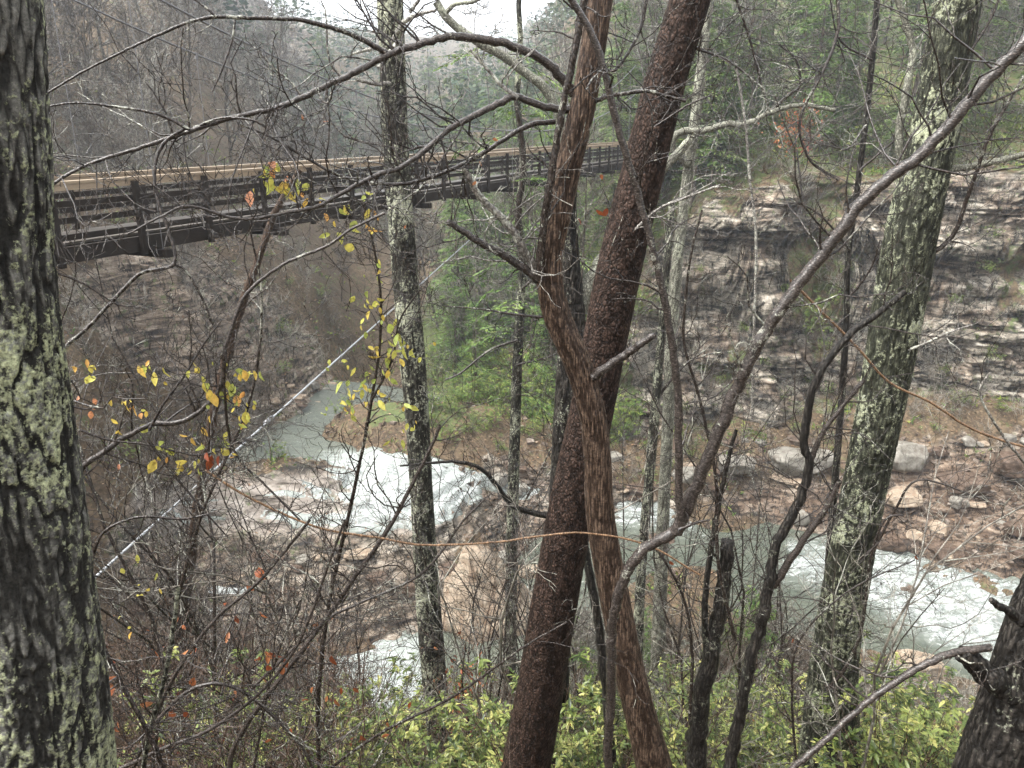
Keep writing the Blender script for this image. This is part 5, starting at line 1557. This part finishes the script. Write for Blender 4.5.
# evergreens and bare trees of the far bank
scatter(70, (440, 720), (47.5, 82), lambda x, y: put(con[rg.integers(0, 5)], x, y, L_EV, G_E, rg.uniform(.7, 1.15)), 1.7, plain)
scatter(110, (600, 1200), (51, 90), lambda x, y: put(con[rg.integers(0, 4)], x, y, L_EV, G_E, rg.uniform(.7, 1.15)), 2.2, plain)
scatter(30, (470, 640), (75, 150), lambda x, y: put(con[rg.integers(0, 4)], x, y, L_EV, G_E, rg.uniform(.9, 1.4)), 3, plain)
scatter(22, (300, 480), (90, 190), lambda x, y: put(con[rg.integers(0, 4)], x, y, 'hazy evergreen standing far up the gorge beyond the bridge', 'evergreens far up the gorge', rg.uniform(.9, 1.4)), 3, plain)
scatter(58, (560, 1200), (51, 95), lambda x, y: put(bare[rg.integers(0, 6)], x, y, L_RIGHT, G_R, rg.uniform(.65, 1.1)), 1.8, plain)
scatter(22, (450, 620), (47, 75), lambda x, y: put(bare[rg.integers(0, 6)], x, y, L_RIGHT, G_R, rg.uniform(.5, .9)), 1.8, plain)
# bushes on the far bank, on cliff ledges and in the left slope
scatter(90, (430, 640), (43, 60), lambda x, y: put(gbush[rg.integers(0, 2)], x, y, 'green bush growing on the bank across the river', 'green bushes across the river', rg.uniform(.7, 1.6)), 1.0, not_rock)
scatter(70, (640, 1150), (50.3, 60), lambda x, y: put(gbush[rg.integers(0, 2)], x, y, 'green bush growing along the top of the far cliff', 'bushes on the cliff top', rg.uniform(.7, 1.6)), 1.0, plain)
scatter(44, (-50, 340), (30, 60), lambda x, y: put(gbush[rg.integers(0, 2)], x, y, 'small green bush on the slope below the bridge', 'bushes on the left slope', rg.uniform(.4, .9)), 1.5, not_rock)
scatter(70, (-60, 340), (27, 62), lambda x, y: put(fshrub[rg.integers(0, 3)], x, y, 'bare twiggy bush on the slope below the bridge', 'bare bushes on the left slope', rg.uniform(.6, 1.2)), 1.0, not_rock)
for px, py, Y, s in [(818, 330, 44.6, .9), (826, 345, 44.4, .7), (812, 312, 45.2, .8), (700, 270, 46.5, .5), (960, 400, 42.5, .6), (620, 370, 46.5, .9), (632, 300, 47.5, .8), (745, 330, 45, .45), (980, 460, 40.0, .9), (1005, 440, 41, .9), (660, 300, 47.2, .5), (790, 290, 46.5, .6), (836, 300, 46.0, .8), (845, 270, 46.6, .7), (805, 260, 47, .6), (900, 350, 44, .4), (720, 380, 45, .5), (780, 400, 44.4, .6), (640, 420, 45.8, .8), (690, 410, 45, .5), (960, 300, 44, .5), (990, 270, 44, .5), (1000, 360, 43, .5)]:
    c = P(px, py, Y)
    o = put(gbush[rg.integers(0, 2)], c[0], c[1], 'green bush rooted in the rock face of the far cliff', 'bushes on the cliff face', s)
    o.location = c - np.array([0, -0.25, 0.6 * s])
for k in range(62):
    px, py = rg.uniform(630, 1020), rg.uniform(215, 440)
    x_ = (px - 512) / FPX / CP * 46
    Yk = float(Yc(x_)) + 3.2 * (440 - py) / 230
    c = P(px, py, Yk - 0.5)
    o = put(fshrub[rg.integers(0, 3)], c[0], c[1], 'bare twiggy bush rooted in the rock face of the far cliff', 'bare bushes on the cliff face', rg.uniform(.4, .8), tilt=0.4)
    o.location = c - np.array([0, -0.2, 0.4])

# riverside and near bank
scatter(40, (440, 800), (18, 27.5), lambda x, y: put(mshrub[rg.integers(0, 3)], x, y, 'bare twiggy bush on the near bank beside the water', 'bare bushes by the near water', rg.uniform(.6, 1.1)), .8, not_rock)
scatter(20, (560, 860), (14, 22), lambda x, y: put(bare[[2, 4, 5][rg.integers(0, 3)]], x, y, 'small leafless sapling low on the near bank', 'saplings low on the near bank', rg.uniform(.28, .5)), .8)
scatter(24, (545, 800), (13, 25), lambda x, y: put(con[[2, 4][rg.integers(0, 2)]], x, y, 'small dark green hemlock low on the near bank', 'small hemlocks on the near bank', rg.uniform(.45, .7)), 1.4)
scatter(28, (90, 350), (7.0, 15), lambda x, y: put(shrub[rg.integers(0, 3)], x, y, 'tangled leafless reddish shrub in the lower left thicket', 'bare shrubs of the lower left thicket', rg.uniform(.9, 1.35)), .7)
scatter(13, (90, 320), (4.2, 7.0), lambda x, y: put(shrub[rg.integers(0, 3)], x, y, 'near leafless shrub with fine crossing twigs in the thicket', 'near bare shrubs of the thicket', rg.uniform(.8, 1.1)), .5)
scatter(22, (440, 860), (5.5, 11), lambda x, y: put(shrub[rg.integers(0, 4)], x, y, 'leafless shrub between the middle and right trunks', 'bare shrubs between the trunks', rg.uniform(.6, 1.0)), .8)
L_LA = 'yellow green laurel bush along the bottom among the trunks'
lau = lambda x, y: vnoise(np.array([[x * 0.75, y * 0.75, 4.0]]), 66)[0] > -0.12
rg = np.random.default_rng(555)
scatter(46, (110, 1020), (5.6, 8.6), lambda x, y: put(bush[rg.integers(0, 3)], x, y, L_LA, 'laurel bushes along the bottom', rg.uniform(.7, 1.15)), .42, lau)
scatter(18, (330, 1000), (8.6, 13), lambda x, y: put(bush[rg.integers(0, 3)], x, y, L_LA, 'laurel bushes along the bottom', rg.uniform(.9, 1.3)), .7)
scatter(36, (560, 1150), (39, 49), lambda x, y: put(fshrub[rg.integers(0, 3)], x, y, 'bare twiggy bush between the ledges and the foot of the far cliff', 'bare bushes at the cliff foot', rg.uniform(.5, 1.0)), .8, lambda x, y: height(np.array([x]), np.array([y]))[1]['ledge'][0] < .5 and not (y < 44 and not_rock(x, y) is False))
scatter(34, (425, 600), (39.0, 46), lambda x, y: put(gbush[rg.integers(0, 2)], x, y, 'green bush growing on the bank across the river', 'green bushes across the river', rg.uniform(.4, .9)), .7, lambda x, y: height(np.array([x]), np.array([y]), False)[0][0] > _tw(np.array([x]), np.array([y]))[0] + 0.3 or y > 42.5)
scatter(46, (560, 1150), (39, 47), lambda x, y: put(gbush[rg.integers(0, 2)], x, y, 'low green bush at the foot of the far cliff', 'green bushes at the cliff foot', rg.uniform(.35, .7)), 1.0, not_rock)
scatter(24, (100, 320), (5.5, 14), lambda x, y: put(thin[rg.integers(0, 4)], x, y, 'thin leafless sapling with fine twigs between the larger trunks', 'thin leafless saplings on the near slope', rg.uniform(.5, .95)), .7)
scatter(36, (480, 840), (6.5, 18), lambda x, y: put(thin[rg.integers(0, 4)], x, y, 'thin leafless sapling with fine twigs between the larger trunks', 'thin leafless saplings on the near slope', rg.uniform(.6, 1.0)), .9)
scatter(4, (900, 1040), (5, 10), lambda x, y: put(thin[1], x, y, 'pale thin sapling with crossing twigs at the right behind the thick trunk', 'pale saplings at the right', rg.uniform(.7, 1.0)), .6)
scatter(14, (90, 260), (8, 16), lambda x, y: put(mshrub[rg.integers(0, 3)], x, y, 'bare twiggy bush on the slope behind the nearest trunk', 'bare bushes behind the nearest trunk', rg.uniform(.8, 1.2)), .8)
br = MB()
rb_ = np.random.default_rng(909)
clumps = []
for _ in range(5):
    t_mb = MB()
    for _ in range(9):
        a = rb_.uniform(0, 6.28)
        grow(t_mb, np.array([math.cos(a), math.sin(a), -.5]) * .2, np.array([math.cos(a) * .7, math.sin(a) * .7, 1]), rb_.uniform(.8, 1.8), .012, 1, rb_, (5,), .5, .2, .02, (20, 65), .007, None, None, 3, 6)
    clumps.append((np.vstack(t_mb.v), np.vstack(t_mb.f)))
for n_, pr, yr in ((330, (-100, 345), (28, 66)), (120, (560, 1150), (38, 52)), (130, (560, 1150), (20, 27)), (90, (430, 640), (44, 60))):
    for _ in range(n_):
        Y = rb_.uniform(*yr)
        x = (rb_.uniform(*pr) - 512) / FPX / CP * Y
        if not not_rock(x, Y):
            continue
        v, f = clumps[rb_.integers(0, 5)]
        a, sc_ = rb_.uniform(0, 6.28), rb_.uniform(.6, 1.3)
        br.add(np.stack([v[:, 0] * math.cos(a) - v[:, 1] * math.sin(a), v[:, 0] * math.sin(a) + v[:, 1] * math.cos(a), v[:, 2]], -1) * sc_ + [x, Y, float(gz(x, Y)[0])], f, rb_.uniform(.2, .9))
tag(br.build('brush', M['far_bark']), 'tangle of low bare brush covering the gorge slopes', 'brush', None, 'stuff')
# rust-leaved oak shrub and beech spray
def leafy(root, c, rad, n, mat, L):
    mb = MB()
    p_ = np.array(c) + rg.normal(size=(n, 3)) * np.array(rad)
    mb.leaves(p_, rg.normal(size=(n, 3)) - [0, 0, .7], rg.normal(size=(n, 3)), rg.uniform(L * .6, L * 1.2, n), rg.uniform(L * .35, L * .6, n), rg.uniform(0, 1, n), .3, .3)
    return mb.build('leaves', M[mat], root)
c = P(468, 700, 8.0)
o = put(rustb, c[0], c[1], 'small bare shrub at the foot of the slender spotted trunk', None, 1.0)
o.location = c - np.array([0, 0, 0.7])
sp = thing('oak_sapling', 'cluster of rust red dead oak leaves beside the spotted trunk', 'sapling', P(468, 740, 8.0))
branch(sp, 'twig', tr((470, 770), (468, 720), (462, 680), (466, 645), w0=3, w1=1.5), 8.0, 8.0, 'stem', tw=14, twL=.3)
leafy(sp, P(464, 690, 8.0), (.16, .2, .26), 150, 'red_leaf', .06)
sp = thing('beech_sapling', 'beech sapling with orange red leaves on the cliff top', 'sapling', P(800, 178, 46))
branch(sp, 'twig', tr((802, 195), (798, 160), (794, 130), (790, 110), w0=2, w1=1), 46, 46, 'stem', tw=14, twL=1.2)
leafy(sp, P(795, 130, 46), (.65, .6, .75), 230, 'red_leaf', .22)
mb_ = thing('fallen_leaf_sapling', 'twig with scattered orange dead leaves in the lower left thicket', 'sapling', P(250, 800, 3.4))
branch(mb_, 'twig', tr((250, 800), (262, 720), (276, 660), (300, 600), w0=3, w1=1.5), 3.4, 3.4, 'stem', tw=10, twL=.3)
hang_leaves(mb_, [(268, 660), (276, 668), (290, 664), (264, 680), (252, 575), (184, 700), (180, 712), (358, 740), (328, 652), (160, 645), (107, 678), (114, 692), (352, 738), (206, 680), (120, 655), (134, 700), (222, 640), (240, 690), (300, 700), (318, 690), (212, 735), (150, 730), (286, 730), (332, 700), (250, 610), (310, 620), (228, 600), (350, 690), (196, 650), (172, 622), (262, 655), (272, 662), (115, 720), (390, 720), (410, 700)], 3.4, 'red_leaf', np.random.default_rng(9), (1, 2), (.045, .07), 5, (.25, 1), 'dead_leaves')
hang_leaves(mb_, [(125, 570), (136, 560), (140, 584), (146, 592), (150, 586), (158, 590), (118, 618), (128, 630), (132, 632), (160, 572)], 3.3, 'yellow_leaf', np.random.default_rng(10), (1, 1), (.035, .05), 3, (.2, .7))
b_ = thing('fallen_leaf_sapling', 'twig with single brown dead leaves hanging before the rapids', 'sapling', P(800, 800, 4.6))
branch(b_, 'twig', tr((800, 800), (792, 700), (800, 640), (850, 590), (915, 560), w0=3, w1=1.2), 4.6, 4.6, 'stem', tw=14, twL=.35)
hang_leaves(b_, [(793, 635), (914, 556), (670, 562), (606, 500), (994, 598), (595, 210), (606, 205), (580, 215), (600, 172)], 4.6, 'red_leaf', np.random.default_rng(11), (1, 1), (.05, .075), 2, (.2, .8), 'dead_leaves')

# ------------------------------------------------------------------ forest of the far mountain, one mass
fm = MB()
PO, DI, NO, LL, WW, TI = [], [], [], [], [], []
n = 3600
Yf = 120 * (460 / 120) ** rg.uniform(size=n)
uf = (rg.uniform(120, 640, n) - 512) / FPX / CP
xf = uf * Yf
zf, mf = height(xf, Yf)
for k in range(n):
    if mf['far'][k] > rg.uniform(0.2, 1.4):
        continue
    h = rg.uniform(5, 11)
    ev = rg.uniform() < 0.4
    q = 26 if ev else 16
    t = rg.uniform(0, 1, q)
    rad = h * (0.28 * (1.05 - t) if ev else 0.22 * np.sin(0.4 + t * 2.3))
    a = rg.uniform(0, 6.28, q)
    pp = np.stack([xf[k] + rad * np.cos(a) * .8, Yf[k] + rad * np.sin(a) * .8, zf[k] + h * (0.1 + 0.9 * t)], -1)
    PO.append(pp)
    DI.append(np.stack([np.cos(a), np.sin(a), rg.uniform(-.5, .1, q) if ev else rg.uniform(.8, 2.5, q)], -1))
    NO.append(rg.normal(size=(q, 3)) + [0, 0, .8])
    LL.append(h * rg.uniform(.10, .22, q))
    WW.append(h * (rg.uniform(.05, .09, q) if ev else rg.uniform(.008, .02, q)))
    TI.append(np.clip((rg.uniform(0, .45) if ev else rg.uniform(.6, .95)) + rg.normal(size=q) * .05, 0, 1))
fm.quads(np.vstack(PO), np.vstack(DI), np.vstack(NO), np.concatenate(LL), np.concatenate(WW), np.concatenate(TI))
M['far_forest'] = leaf_mat('far_forest_foliage', [(0.0, (0.04, 0.07, 0.04)), (0.5, (0.10, 0.13, 0.07)), (0.62, (0.16, 0.13, 0.11)), (1.0, (0.28, 0.24, 0.21))], .6, .2)
tag(fm.build('far_forest', M['far_forest']), 'mixed forest covering the hazy mountain far up the gorge', 'forest', None, 'stuff')

# ------------------------------------------------------------------ haze
m, nt, out = new_mat('haze_air')
pv = nt.nodes.new('ShaderNodeVolumePrincipled')
pv.inputs['Color'].default_value = (0.80, 0.88, 0.99, 1)
pv.inputs['Density'].default_value = 0.00068
pv.inputs['Anisotropy'].default_value = 0.2
nt.links.new(pv.outputs[0], out.inputs['Volume'])
zlo, zhi = float(GZ.min()) - 3, float(GZ.max()) + 25
mb = MB()
mb.box((0, 430, (zlo + zhi) / 2), (2300, 0, 0), (0, 490, 0), (0, 0, (zhi - zlo) / 2))
hz = mb.build('haze', m, smooth=False)
tag(hz, 'thin pale mist filling the gorge', 'haze', None, 'stuff')
for p_ in protos_all:
    if first[p_.name]:
        for c_ in children_of(p_):
            bpy.data.objects.remove(c_)
        bpy.data.objects.remove(p_)
for o in bpy.data.objects:
    if '_base' in o.keys():
        del o['_base']
